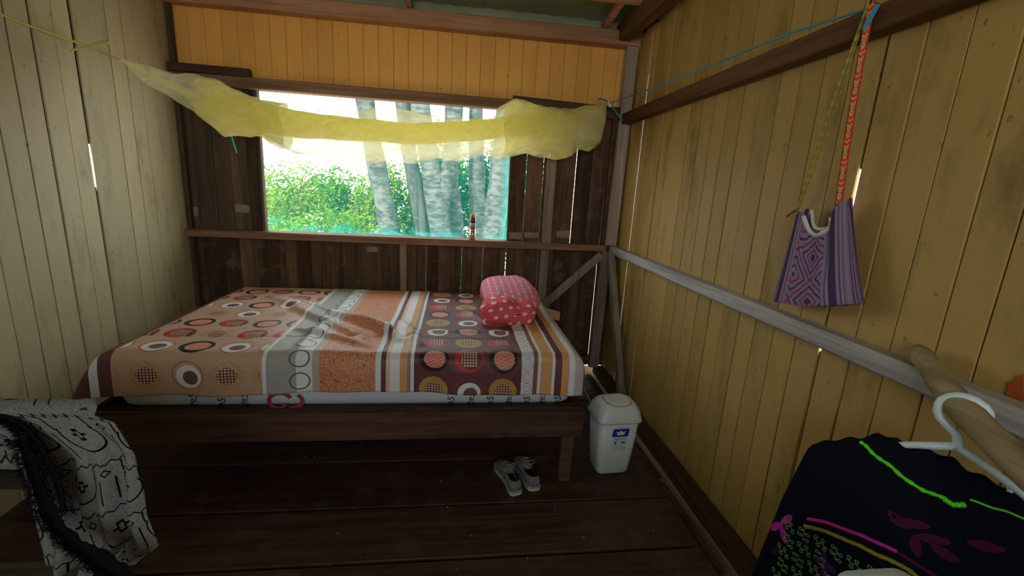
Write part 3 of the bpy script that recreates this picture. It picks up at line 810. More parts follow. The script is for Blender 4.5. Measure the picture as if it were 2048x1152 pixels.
TOP = [(-1.741, 2.72, 2.034), (-1.624, 2.756, 2.014), (-1.501, 2.792, 1.988), (-1.39, 2.821, 1.999), (-1.323, 2.839, 1.987), (-1.256, 2.857, 1.955), (-1.162, 2.881, 1.918), (-1.038, 2.911, 1.911), (-0.935, 2.935, 1.904), (-0.83, 2.959, 1.884), (-0.664, 2.994, 1.893), (-0.49, 3.03, 1.917), (-0.371, 3.054, 1.932), (-0.217, 3.084, 1.924), (-0.057, 3.114, 1.915), (0.107, 3.144, 1.924), (0.224, 3.165, 1.967), (0.272, 3.173, 2.035), (0.357, 3.188, 2.076), (0.481, 3.209, 2.073), (0.59, 3.227, 2.051), (0.776, 3.257, 2.05), (0.887, 3.275, 2.087), (1.046, 3.3, 2.127)]
BOT = [(-1.742, 2.72, 2.027), (-1.636, 2.756, 1.91), (-1.536, 2.786, 1.858), (-1.433, 2.815, 1.782), (-1.324, 2.845, 1.702), (-1.252, 2.863, 1.7), (-1.178, 2.881, 1.687), (-1.127, 2.893, 1.706), (-1.052, 2.911, 1.67), (-0.95, 2.935, 1.606), (-0.841, 2.959, 1.605), (-0.671, 2.994, 1.605), (-0.554, 3.018, 1.595), (-0.371, 3.054, 1.617), (-0.214, 3.084, 1.638), (-0.051, 3.114, 1.655), (0.116, 3.144, 1.684), (0.289, 3.173, 1.703), (0.467, 3.203, 1.725), (0.577, 3.221, 1.727), (0.803, 3.257, 1.732), (0.876, 3.269, 1.79), (1.012, 3.29, 1.807), (1.047, 3.3, 2.117)]
CORE = [(-1.742, 2.72, 2.029), (-1.57, 2.774, 1.944), (-1.358, 2.833, 1.853), (-1.146, 2.887, 1.815), (-0.941, 2.935, 1.792), (-0.666, 2.994, 1.790), (-0.31, 3.066, 1.795), (0.043, 3.132, 1.835), (0.349, 3.185, 1.905), (0.635, 3.233, 1.94), (0.819, 3.263, 1.99), (1.047, 3.3, 2.12)]
tz = [(p[0], p[2]) for p in TOP]; bz = [(p[0], p[2]) for p in BOT]; cz = [(p[0], p[2]) for p in CORE]
ny = lambda x: 2.72 + (x + 1.741) / 2.787 * 0.58
net = tag(empty('mosquito_net', (-0.35, 3.03, 1.6)), 'pale yellow mosquito net rolled into a hanging swag in front of the window', 'mosquito net')
def fold_n(x, a, sd, f=1.0):
    return noise.noise(Vector((x * 5 * f + sd, math.cos(a) * 1.4, math.sin(a) * 1.4))) * .6 + noise.noise(Vector((x * 13 * f + sd, math.cos(a) * 3.2, math.sin(a) * 3.2))) * .35
def net_tube(name, mat, x0, x1, zt, zb, depth, amp, sd, nst=110, nr=36, twist=2.0, f=1.0):
    mb = MB(); rings = []
    for i in range(nst + 1):
        x = x0 + (x1 - x0) * i / nst; t, b = zt(x), zb(x)
        c = (t + b) / 2; h = max(0.003, (t - b) / 2); ring = []
        for j in range(nr):
            a = 2 * math.pi * j / nr
            k = 1 + amp * fold_n(x + a * .05, a + x * twist, sd, f) * min(1, h / .05)
            d = depth(x) if callable(depth) else depth
            ring.append((x + 0.01 * math.sin(a * 3 + x * 9) * min(1, h / .05), ny(x) + min(d, h) * k * math.cos(a), c + h * (1 + (k - 1) * .55) * math.sin(a)))
        rings.append(ring)
    mb.loft(rings, cap=False)
    return part(mb, name, mat, net, True)
net_tube('rolled_core', M['net_dense'], -1.735, 1.04, lambda x: interp(cz, x) + interp([(-1.74, .003), (-1.5, .012), (-1.36, .05), (-1.1, .075), (-.6, .068), (.1, .066), (.5, .07), (.9, .05), (1.05, .004)], x),
         lambda x: interp(cz, x) - interp([(-1.74, .003), (-1.5, .012), (-1.36, .05), (-1.1, .085), (-.6, .062), (.1, .062), (.5, .08), (.9, .04), (1.05, .004)], x), 0.06, .42, 0.3)
net_tube('outer_layer', M['net_sheer'], -1.738, 1.045, lambda x: interp(tz, x), lambda x: interp(bz, x) + .012, lambda x: .075, .38, 2.7, 150, 44, 3.0, 1.4)
# loose wrap near the right end, hanging like a short sleeve
net_tube('wrapped_sleeve', M['net_mid'], 0.30, 0.80, lambda x: interp(tz, x) - .006, lambda x: interp(bz, x) + .006 + .02 * math.sin(x * 16), .10, .34, 6.1, 40, 40, 1.5, 1.6)
net_tube('right_flap', M['net_mid'], 0.80, 1.044, lambda x: interp(tz, x), lambda x: interp([(0.80, 1.90), (.86, 1.80), (.95, 1.79), (1.0, 1.83), (1.03, 1.95), (1.046, 2.115)], x), .03, .35, 8.8, 24, 30, 1.0)
net_tube('left_bulge', M['net_mid'], -1.40, -1.0, lambda x: interp(tz, x) - .01, lambda x: interp(bz, x) + .004 + .012 * math.sin(x * 25), .085, .36, 4.4, 36, 40, 1.2, 1.5)
def frill(u, v):
    x = -1.1 + 1.75 * u; zt = interp(cz, x) - .03; zb = interp(bz, x) - 0.004
    return (x + .01 * math.sin(v * 7 + u * 30), ny(x) - .02 + .035 * math.sin(u * 46 + v * 3) * v + .03 * noise.noise(Vector((u * 9, v * 3, 1))), zt + (zb - zt) * v + .012 * math.sin(u * 37))
o = grid('hanging_hem', 140, 14, frill, M['net_sheer'], net); o.matrix_parent_inverse = Matrix.Translation(net.location).inverted()

def cord(name, pts, r, mat, n=6, sub=6):
    """smooth cord through pts"""
    P = [Vector(p) for p in pts]; out = []
    for i in range(len(P) - 1):
        p0, p1, p2, p3 = P[max(i - 1, 0)], P[i], P[i + 1], P[min(i + 2, len(P) - 1)]
        for k in range(sub):
            t = k / sub
            out.append(0.5 * ((2 * p1) + (p2 - p0) * t + (2 * p0 - 5 * p1 + 4 * p2 - p3) * t * t + (3 * p1 - p0 - 3 * p2 + p3) * t ** 3))
    out.append(P[-1]); mb = MB(); mb.tube(out, r, n); return mb
M['cord_yellow'] = plain('cord_yellow', lin(200, 190, 110), 0.8)
M['cord_blue'] = plain('cord_blue', lin(78, 150, 178), 0.6)
M['cord_white'] = plain('cord_white', lin(220, 222, 214), 0.7)
M['cord_green'] = plain('cord_green', lin(60, 190, 150), 0.6)
yc = tag(empty('net_cord', (-1.9, 2.3, 2.087)), 'pale yellow tie cord running from the left wall to the net tip', 'cord')
part(cord('c', [(-1.908, 2.20, 2.095), (-1.905, 2.42, 2.082), (-1.846, 2.66, 2.07), (-1.742, 2.72, 2.031)], 0.006, M['cord_yellow']), 'main_cord', M['cord_yellow'], yc, True)
part(cord('c', [(-1.84, 2.665, 2.07), (-1.80, 2.68, 2.098), (-1.775, 2.70, 2.108), (-1.778, 2.69, 2.095), (-1.83, 2.665, 2.072), (-1.875, 2.64, 2.05), (-1.895, 2.62, 2.03)], 0.0045, M['cord_yellow']), 'bow_loop', M['cord_yellow'], yc, True)
bc = tag(empty('blue_cord', (1.2, 3.36, 2.1)), 'light blue clothesline cord strung from the corner post along the right wall', 'cord')
part(cord('c', [(1.052, 3.30, 2.128), (1.09, 3.20, 2.128), (1.15, 2.4, 2.11), (1.19, 1.7, 2.105), (1.222, 1.335, 2.083)], 0.0042, M['cord_blue']), 'stretched_line', M['cord_blue'], bc, True)
part(cord('c', [(0.98, 3.30, 2.149), (1.02, 3.30, 2.15), (1.057, 3.30, 2.133), (1.13, 3.345, 2.09), (1.19, 3.375, 2.045), (1.225, 3.385, 2.012)], 0.007, M['cord_blue']), 'tie_end', M['cord_blue'], bc, True)
part(cord('c', [(1.058, 3.302, 2.136), (1.072, 3.306, 2.122), (1.086, 3.31, 2.108)], 0.013, M['cord_white'], 8), 'white_knot', M['cord_white'], bc, True)
mb = MB(); mb.bar((1.195, 1.30, 2.075), (1.19, 1.325, 2.015), 0.014, 0.006, up=(0, 1, 0)); part(mb, 'tape_end', M['cord_blue'], bc)
mb = cord('c', [(-1.352, 2.93, 1.79), (-1.347, 2.96, 1.72), (-1.343, 2.985, 1.66), (-1.332, 2.99, 1.612)], 0.0045, M['cord_green'])
tag(mb.build('green_cord', M['cord_green'], None, True), 'short teal cord end dangling below the left part of the net', 'cord')

# ------------------------------------------------------------------ teal netting stretched over the window opening
g = G('teal_netting', 0.8, 0.1); N, L = g.N, g.L
x, y, z = g.xyz()
n1 = g.noise(g.mapped((6, 6, 9), False), 1.0, 5, .65, 1.0)
dif = N.new('ShaderNodeBsdfDiffuse'); dif.inputs[0].default_value = lin(60, 190, 180)
trl = N.new('ShaderNodeBsdfTranslucent'); trl.inputs[0].default_value = lin(60, 196, 190)
tr = N.new('ShaderNodeBsdfTransparent')
m1 = N.new('ShaderNodeMixShader'); m1.inputs[0].default_value = .6
L.new(dif.outputs[0], m1.inputs[1]); L.new(trl.outputs[0], m1.inputs[2])
m2 = N.new('ShaderNodeMixShader')
bunch = g.smooth(x, .33, .40) * .40 + g.smooth(n1 - (z - 1.08) * 1.5, .36, .60) * .45
L.new((bunch + 0.13).k, m2.inputs[0]); L.new(tr.outputs[0], m2.inputs[1]); L.new(m1.outputs[0], m2.inputs[2])
L.new(m2.outputs[0], g.out.inputs['Surface']); M['netting'] = g.done()
def scr(u, v): return (-1.42 + 1.86 * u, 3.572 + .008 * math.sin(u * 21 + v * 4) * math.sin(v * math.pi), 1.04 + 1.06 * v)
o = grid('window_netting', 40, 24, scr, M['netting']); tag(o, 'teal mesh netting stretched across the outside of the window', 'netting')

# ------------------------------------------------------------------ woven bag on the right wall
NAIL = (1.205, 1.333, 2.092)
mb = MB(); mb.tube([(1.245, 1.333, 2.085), (1.20, 1.333, 2.094)], .003, 6); mb.tube([(1.20, 1.333, 2.094), (1.197, 1.333, 2.0945)], .006, 8)
M['iron'] = plain('iron', lin(70, 60, 54), 0.6, 0.4, metal=.6)
tag(mb.build('nail', M['iron']), 'rusty nail in the upper wall rail carrying the woven bag', 'nail')
bag = tag(empty('woven_bag', (1.235, 1.39, 1.12)), 'purple woven shoulder bag with geometric pattern hanging on the right wall', 'bag')
g = G('bag_weave', 0.9, 0.05); s, t = g.uv()
q = 0.0058
sx = (s / q).floor() * q; tx = (t / q).floor() * q
pale, navy, red, purple, dark = lin(146, 120, 154), lin(34, 38, 92), lin(140, 28, 78), lin(66, 32, 88), lin(60, 40, 68)
def fret(cx, cy, per):
    a = ((sx - cx) / per).fract() - .5; b = ((tx - cy) / (per * 1.15)).fract() - .5
    return a.abs() + b.abs()
d1 = fret(0.01, 0.02, .19); step = (d1 * 6.5).fract()
line = (step < .36)
which = ((d1 * 6.5).floor() / 2).fract() < .25
c = g.mix(line, pale, g.mix(which, red, navy))
d2 = fret(.105, .13, .19)
c = g.mix((d2 < .10) * (d2 > .05), c, navy); c = g.mix(d2 < .03, c, red)
e = (s + .012).abs()
stripe = g.ramp((e - .085) / .13, [(0, pale), (.10, lin(92, 70, 100)), (.16, lin(160, 142, 168)), (.24, purple), (.46, lin(150, 132, 160)), (.52, lin(84, 58, 92)), (.58, lin(158, 138, 164)), (.64, lin(96, 66, 102)), (.70, lin(150, 128, 156)), (.80, lin(90, 56, 94))], 'CONSTANT')
thin = ((e / .0095).fract() < .45) * (((e - .130) / .018).abs() > 1.0)
stripe = g.mix(thin * .7, stripe, lin(150, 130, 158))
c = g.mix(e > .085, c, stripe)
st = ((s / .004).fract() < .5) * ((t / .004).fract() < .5)
c = g.mix(st * .30, c, lin(206, 190, 208))
g.color(c); g.bump(g.noise(g.vec(s * 320, t * 320), 1.0, 2), .5, .003); M['bag'] = g.done()
M['lining'] = plain('lining', lin(214, 210, 202), 0.9, .05, .06, 50)
bt_l, bt_r = (1.235, 1.502, 1.468), (1.235, 1.322, 1.512)
def bag_top(u):
    """upper hem: two shoulders with a deep dip between"""
    q = interp([(0, 1.42), (.06, 1.455), (.12, 1.472), (.2, 1.468), (.26, 1.445), (.32, 1.42), (.40, 1.405), (.5, 1.398), (.60, 1.405), (.68, 1.42), (.74, 1.45), (.80, 1.49), (.87, 1.515), (.94, 1.515), (1.0, 1.48)], u)
    return q
def bag_y(u, v):
    top = 1.505 - 0.225 * u; bot = 1.545 - 0.385 * u
    return bot + (top - bot) * v ** 0.85
def bag_front(u, v, side):
    zt = bag_top(u) - (0.0 if side < 0 else -0.012)
    zb = interp([(0, 1.122), (.25, 1.136), (.5, 1.152), (.75, 1.182), (1, 1.215)], u)
    y = bag_y(u, v); z = zb + (zt - zb) * v
    bulge = math.sin(math.pi * min(1, max(0, u))) ** .6
    d = 0.022 * bulge * (1 - .35 * v) + 0.012 * math.sin(u * 8.5 + 1.0) * (.4 + .6 * v) * bulge
    fold = -0.02 * math.exp(-((u - .70) / .05) ** 2) * smoothstep(.15, .8, v)
    x = 1.236 + side * d - (fold if side < 0 else 0) * 1.0
    return (min(x, 1.284), y, z)
def pb(o): o.parent = bag; o.matrix_parent_inverse = Matrix.Translation(bag.location).inverted(); return o
pb(grid('bag_front', 60, 50, lambda u, v: bag_front(u, v, -1), M['bag'], None, lambda u, v: ((u - .47) * .39, v * .36), .003))
pb(grid('bag_back', 40, 30, lambda u, v: bag_front(u, v, 1), M['bag'], None, lambda u, v: ((u - .5) * .39, v * .36), .003))
for side, rr_, lift in ((-1, .0075, -.004), (1, .006, .006)):
    hp = [bag_front(.22 + .54 * k / 9, 1.0, side) for k in range(10)]
    part(cord('c', [(min(p[0], 1.272), p[1], p[2] + lift) for p in hp], rr_, None, 8, 4), 'white_hem', M['lining'], bag, True)
# straps
g = G('strap_orange', 0.85, .05); s, t = g.uv()
per = 0.064; k = (t / per).fract(); half = (s.abs())
chev = (((k * 4.0) + half * 38).fract() < .38) * (k < .55)
c = g.mix(chev, lin(232, 92, 66), lin(252, 176, 100))
dia = ((g.hyp(s * 55, ((k - .62) * 4.2)) - .30).abs() < .13) + ((g.hyp(s * 55, ((k - .9) * 4.2)) - .30).abs() < .13)
c = g.mix((k > .55), c, lin(206, 74, 56)); c = g.mix(dia * (k > .5), c, lin(226, 206, 140))
c = g.mix(((k - .76).abs() < .02) * (half < .006), c, lin(220, 214, 170))
c = g.mix(half > .0105, c, lin(200, 66, 60)); g.color(c); M['strap'] = g.done()
SA = Vector((1.200, 1.330, 2.096)); SB = Vector((1.232, 1.328, 1.50))
def strap(u, v):
    p = SA.lerp(SB, v); p = p + Vector((-.006 * math.sin(v * math.pi), 0, 0))
    return (p.x, p.y + (u - .5) * -.026, p.z)
pb(grid('orange_strap', 4, 40, strap, M['strap'], None, lambda u, v: ((u - .5) * .026, v * .60), .003))
g = G('strap_yellow', 0.85, .05); z_ = g.xyz()[2]
g.color(g.mix((z_ / .03).fract() < .5, lin(172, 158, 62), lin(140, 134, 70))); M['strap_y'] = g.done()
part(cord('c', [(1.198, 1.336, 2.098), (1.205, 1.40, 1.86), (1.22, 1.46, 1.64), (1.233, 1.503, 1.47)], .0042, M['strap_y'], 6), 'yellow_strap', M['strap_y'], bag, True)
part(cord('c', [(1.20, 1.337, 2.09), (1.212, 1.39, 1.86), (1.228, 1.448, 1.66), (1.234, 1.495, 1.48)], .0025, M['strap_y'], 5), 'yellow_strap', M['strap_y'], bag, True)
mb = MB(); mb.tube([(1.234, 1.51, 1.475), (1.228, 1.525, 1.462), (1.226, 1.54, 1.45)], .004, 6); part(mb, 'red_tassel', M['print_red'], bag, True)

# ------------------------------------------------------------------ stick lying over the rail, hanger, skirt
BR = [(1.262, 1.005, 1.122), (1.24, .972, 1.122), (1.19, .88, 1.099), (1.139, .784, 1.071), (1.10, .63, 1.025), (1.06, .47, .98), (1.0, .2, .90), (.93, -.3, .76), (.86, -.9, .60), (.80, YF + .01, .45)]
mb = MB(); pts = []
for i in range(len(BR) - 1):
    for k in range(6):
        a, b = Vector(BR[i]), Vector(BR[i + 1]); p = a.lerp(b, k / 6)
        pts.append(p + Vector((0, 0, .003 * noise.noise(Vector((i + k / 6, 2, 0))))))
pts.append(Vector(BR[-1]))
rad = [.012 if i == 0 else .023 + .007 * min(1, i / 14) + .0022 * noise.noise(Vector((i * .5, 0, 7))) for i in range(len(pts))]
mb.tube(pts, rad, 14)
tag(mb.build('wooden_stick', M['branch'], None, True), 'peeled wooden stick lying over the grey rail with a white hanger hooked on it', 'stick')
M['plastic'] = plain('plastic', lin(214, 228, 236), 0.3, 0.5, 0.03, 6)
H = Vector((math.cos(R(-60)), math.sin(R(-60)), 0)); HN = Vector((-H.y, H.x, 0))
N0 = Vector((1.137, .78, .982))
hg = tag(empty('clothes_hanger', N0), 'white plastic clothes hanger hooked over the stick with the dark skirt on its arms', 'hanger')
P = lambda s_, z: N0 + H * s_ + Vector((0, 0, z))
body = MB()
body.tube([P(.010, .000), P(-.05, -.030), P(-.083, -.047), P(-.108, -.060), P(-.118, -.065)], [0.00975, 0.00884, 0.00858, 0.00858, 0.0065], 8)
body.tube([P(.010, .000), P(.05, -.017), P(.076, -.029), P(.108, -.046), P(.19, -.085), P(.20, -.09)], [0.00975, 0.0091, 0.00936, 0.00936, 0.00858, 0.0065], 8)
part(body, 'arms', M['plastic'], hg, True)
nk = MB()
nk.tube([P(.010, -.006), P(.011, .006), P(.005, .026), P(-.014, .040), P(-.029, .052), P(-.036, .066), P(-.037, .082)] + [P(.004 - .041 * math.cos(R(a)), .083 + .035 * math.sin(R(a))) for a in (20, 45, 70, 90, 110, 135, 155)] + [P(.046, .076), P(.048, .062)],
        [0.0104, 0.01014, 0.00962, 0.0091, 0.0091, 0.0091, 0.0091, 0.0091, 0.0091, 0.0091, 0.0091, 0.0091, 0.0091, 0.00884, 0.00832, 0.0065], 8)
part(nk, 'hook', M['plastic'], hg, True)
nt = MB(); nt.tube([P(.106, -.045), P(.104, -.062), P(.112, -.070), P(.128, -.072), P(.15, -.082)], [0.0078, 0.00806, 0.0078, 0.00728, 0.0065], 8); part(nt, 'notch', M['plastic'], hg, True)
nt = MB(); nt.tube([P(-.083, -.047), P(-.080, -.062), P(-.09, -.068)], .0045, 6); part(nt, 'notch', M['plastic'], hg, True)
# skirt
sk = tag(empty('skirt', (1.1, .8, .40)), 'black embroidered skirt with neon green trim hanging from the white hanger', 'skirt')
g = G('skirt_cloth', 0.9, .05); n1 = g.noise(g.tc(), 160, 3)
g.color(g.mix(n1, lin(12, 13, 22), lin(24, 26, 38))); g.bump(g.noise(g.tc(), 40, 4), .4, .006); M['skirt'] = g.done()
WAIST = [(-.254, -.131), (-.212, -.099), (-.153, -.061), (-.126, -.037), (-.095, -.033), (-.077, -.040), (-.03, -.032), (.009, -.031), (.04, -.043), (.076, -.047), (.127, -.062), (.2, -.088)]
def sk_edges(d):
    return interp([(0, -.254), (.02, -.262), (.2, -.296), (.5, -.332), (.7, -.35)], d), interp([(0, .17), (.3, .19), (.7, .20)], d)
def sk_pos(u, d, side):
    l, r = sk_edges(d); s_ = l + (r - l) * u
    th = .010 + .030 * smoothstep(0, .25, d)
    wob = .007 * math.sin(s_ * 33 + d * 4) * smoothstep(0, .12, d) + .003 * math.sin(s_ * 71 + 2) * (1 - d)
    edge = math.sin(math.pi * min(1, max(0, u))) ** .45
    return N0 + H * s_ + HN * (side * th * edge + wob * edge - .012 - .02 * smoothstep(.0, .1, d) * edge) + Vector((0, 0, interp(WAIST, s_) - d + .004 * math.sin(s_ * 130) * math.exp(-d * 25)))
def ps(o): o.parent = sk; o.matrix_parent_inverse = Matrix.Translation(sk.location).inverted(); return o
ps(grid('skirt_front', 90, 60, lambda u, v: sk_pos(u, v * .60, -1), M['skirt'], None, None, .002))
ps(grid('skirt_back', 60, 40, lambda u, v: sk_pos(u, v * .60, 1), M['skirt'], None, None, .002))
def on_skirt(s_, z, lift=.004):
    d = max(0, interp(WAIST, s_) - z); l, r = sk_edges(d); u = max(0, min(1, (s_ - l) / (r - l))); return sk_pos(u, d, -1) - HN * lift
M['neon'] = plain('neon', lin(96, 240, 40), 0.8, .1, .3, 200)
M['pink'] = plain('pink', lin(186, 44, 150), 0.8, .1, .2, 120)
M['rose'] = plain('rose', lin(72, 22, 56), 0.85, .1, .2, 120)
M['olive'] = plain('olive', lin(140, 134, 44), 0.85, .1, .2, 200)
M['green_thread'] = plain('green_thread', lin(112, 150, 92), 0.85, .1, .3, 200)
M['violet'] = plain('violet', lin(64, 30, 80), 0.85, .1)
def line_on(name, mat, pts, r, lift=.003, n=6, sub=8, rv=0.0):
    mb = MB(); out = []
    for (a, b) in zip(pts, pts[1:]):
        for k in range(sub): out.append(on_skirt(a[0] + (b[0] - a[0]) * k / sub, a[1] + (b[1] - a[1]) * k / sub, lift))
    out.append(on_skirt(*pts[-1], lift)); mb.tube(out, [r * (1 + rv * math.sin(k * 1.9)) for k in range(len(out))], n); return part(mb, name, mat, sk, True)
line_on('neon_trim', M['neon'], [(-.153, -.064), (-.123, -.08), (-.076, -.094), (-.017, -.112), (.022, -.112)], .0045, rv=.25)
line_on('neon_trim', M['neon'], [(.018, -.114), (.035, -.117), (.052, -.108)], .0058, rv=.2)
line_on('neon_trim', M['neon'], [(.055, -.096), (.09, -.094), (.133, -.090), (.18, -.10)], .0026)
line_on('rose_band', M['pink'], [(-.215, -.325), (-.17, -.305), (-.131, -.29), (-.09, -.278), (-.05, -.272), (-.028, -.275)], .0048)
line_on('rose_band', M['rose'], [(-.028, -.275), (.0, -.285), (.047, -.29), (.1, -.30)], .0055)
line_on('olive_band', M['olive'], [(-.218, -.350), (-.175, -.333), (-.133, -.318), (-.09, -.307), (-.04, -.303), (.0, -.31), (.04, -.325)], .0055, rv=.15)
for row in range(6):
    for colm in range(8):
        s0 = -.255 + colm * .040 + .008 * (row % 2); z0 = -.380 - row * .042 + max(0, .02 - abs(colm - 5) * .004)
        if (colm, row) in ((3, 1), (5, 2), (2, 3), (6, 4)): continue
        ph = (colm * 3 + row * 5) % 4; pts = []
        for k in range(41):
            t_ = k / 40; a = t_ * math.pi * 4; du = (t_ - .5) * .034 + .0062 * math.sin(2 * a); dv = .014 * math.sin(a)
            pts.append((s0 + dv, z0 + du) if ph % 2 else (s0 + du, z0 + dv))
        mb = MB(); mb.tube([on_skirt(a_, b_, .003) for a_, b_ in pts], .0014, 4); part(mb, 'meander_stitch', M['green_thread'], sk, True)
def petal(cx, cz_, ang, ln, wd, mat):
    Q = [(.5 - .5 * math.cos(k * math.pi / 8), (.5 if k <= 8 else -.5) * abs(math.sin(k * math.pi / 8)) ** 1.3) for k in range(16)]
    ca, sa = math.cos(R(ang)), math.sin(R(ang))
    ring = [(cx + (p * ln * ca - q_ * wd * sa), cz_ + (p * ln * sa + q_ * wd * ca)) for p, q_ in Q]
    mb = MB(); mb.loft([[on_skirt(a, b, .001) for a, b in ring], [on_skirt(a, b, .0035) for a, b in ring]]); part(mb, 'petal', mat, sk)
for a in (62, -120, -62): petal(-.277, -.392, a, .052, .018, M['pink'])
petal(-.285, -.50, 60, .035, .014, M['rose'])
for cx, c_z, a, ln in ((-.055, -.205, 15, .07), (-.02, -.21, 150, .05), (-.01, -.22, -70, .05), (.07, -.185, 20, .06), (.05, -.20, -160, .06), (.02, -.225, -10, .05)): petal(cx, c_z, a, ln, .022, M['rose'])
for cx, c_z in ((-.155, -.42), (-.045, -.48)):
    for a in (0, 90, 180, 270): petal(cx, c_z, a + 10, .032, .018, M['violet'])
# tall white plastic container, only its rim reaches into the picture
mb = MB(); mb.loft([[(.752 + x, .52 + y, z) for x, y, _ in rr2(w, d, r, 0)] for w, d, r, z in ((.118, .098, .02, 0), (.124, .104, .024, .01), (.142, .124, .026, .842), (.144, .126, .026, .858), (.136, .118, .024, .866), (.08, .07, .02, .867))])
tag(mb.build('plastic_container', M['plastic'], None, True), 'white plastic container whose rounded rim shows at the lower edge below the skirt', 'container')

# ------------------------------------------------------------------ chair with patterned cloth and fuzzy scarf, lower left
M['chair_wood'] = wood('chair_wood', lin(46, 38, 32), lin(74, 62, 52), 0, 0.7, .15)
ch = tag(empty('wooden_chair', (-1.2, 1.28, 0)), 'dark plank chair at the left edge under the patterned cloth', 'chair')
mb = MB(); mb.bar((-1.42, 1.19, .855), (-.93, 1.175, .862), .025, .05); part(mb, 'back_rail', M['chair_wood'], ch)
mb = MB(); mb.bar((-1.42, 1.205, .66), (-.95, 1.19, .66), .02, .05); part(mb, 'back_rail', M['chair_wood'], ch)
for a, b, h in (((-1.42, 1.20, 0), (-1.42, 1.19, .88), 1), ((-.97, 1.19, 0), (-.96, 1.178, .87), 1), ((-1.44, .84, 0), (-1.44, .84, .44), 0), ((-1.04, .84, 0), (-1.04, .84, .44), 0)):
    mb = MB(); mb.bar(a, b, .035, .035, up=(0, 1, 0)); part(mb, 'leg', M['chair_wood'], ch)
for k in range(4):
    mb = MB(); mb.bar((-1.48, .83 + k * .105, .392), (-1.0, .83 + k * .105, .392), .098, .022); part(mb, 'seat_slat', M['chair_wood'], ch)

g = G('line_cloth', 0.9, .05); s, t = g.uv()
ground, ink = lin(138, 138, 136), lin(18, 18, 22)
w1_ = g.noise(g.vec(s * 3, t * 3), 1.0, 2) - .5
# fine labyrinth lines
n_ = g.noise(g.vec(s + w1_ * .02, t), 75.0, 1.5, .4, .6)
fine = ((n_ * 9).fract() - .5).abs() < .18
c = g.mix(fine * .6, ground, lin(70, 70, 72))
# bold arcs, bars and lozenges on a mirrored lattice
px_, pt_ = .165, .15
row = (t / pt_).floor(); fx = ((s / px_ + row * .5).fract() - .5) * px_; fy = ((t / pt_).fract() - .5) * pt_
ax = fx.abs()
r1 = g.hyp(fx, fy - .012)
c = g.mix(((r1 - .047).abs() < .0026) * (fy > -.012), c, ink)
c = g.mix(((ax - .047).abs() < .0024) * (fy < -.008) * (fy > -.045), c, ink)
zig = ((fy + .055) - ((ax / .026).fract() - .5).abs() * .022).abs() < .0024
c = g.mix(zig, c, ink)
box_ = g.mx((ax - 0).abs() / .007, (fy - .008).abs() / .018)
c = g.mix((box_ < 1.0) * (box_ > .55), c, ink); c = g.mix((ax < .016) * ((fy - .008).abs() < .0035) * (ax > .007), c, ink)
loz = (ax - .0825).abs() + (fy + .02).abs()
c = g.mix((loz < .013) * (loz > .008), c, ink)
c = g.mix((((ax - .066).abs() < .002) * (fy > .0)), c, ink)
g.color(c); g.bump(g.noise(g.vec(s * 500, t * 500), 1.0, 1), .4, .002); M['line_cloth'] = g.done()
right = [(0, -.915), (.02, -.862), (.10, -.806), (.18, -.790), (.26, -.782), (.34, -.752), (.38, -.80), (.45, -.86)]
left = [(0, -1.36), (.06, -1.22), (.12, -1.106), (.25, -1.077), (.40, -1.03), (.45, -1.02)]
def cl(u, v):
    if v < .18:   # part behind the rail
        k = 1 - v / .18; x = -1.36 + .405 * u
        return (x, 1.212 + .004 * math.sin(x * 30), .884 - .22 * k)
    if v < .24:   # over the top
        a = (v - .18) / .06 * math.pi; x = -1.36 + (.405 + .04 * (v - .18) / .06) * u
        return (x + .01 * u * math.sin(a / 2), 1.19 + .022 * math.cos(a), .884 + .012 * math.sin(a))
    d = (v - .24) / .76 * (.36 + .07 * (1 - abs(u - .45) * 1.2)); x0, x1 = interp(left, d), interp(right, d)
    x = x0 + (x1 - x0) * u
    y = 1.168 - .21 * d + .016 * math.sin(u * 17 + d * 4) * smoothstep(0, .15, d) + .012 * math.sin(u * 31 + d * 9) * smoothstep(0, .2, d) - .012 * u
    z = .884 - d - .012 * smoothstep(.8, 1.0, u) * (1 if d < .1 else 1)
    return (x, y, z)
tag(grid('patterned_cloth', 80, 90, cl, M['line_cloth'], None, lambda u, v: (u * .46, v * .66), .002), 'off-white cloth with black geometric line pattern draped over the chair back', 'cloth')
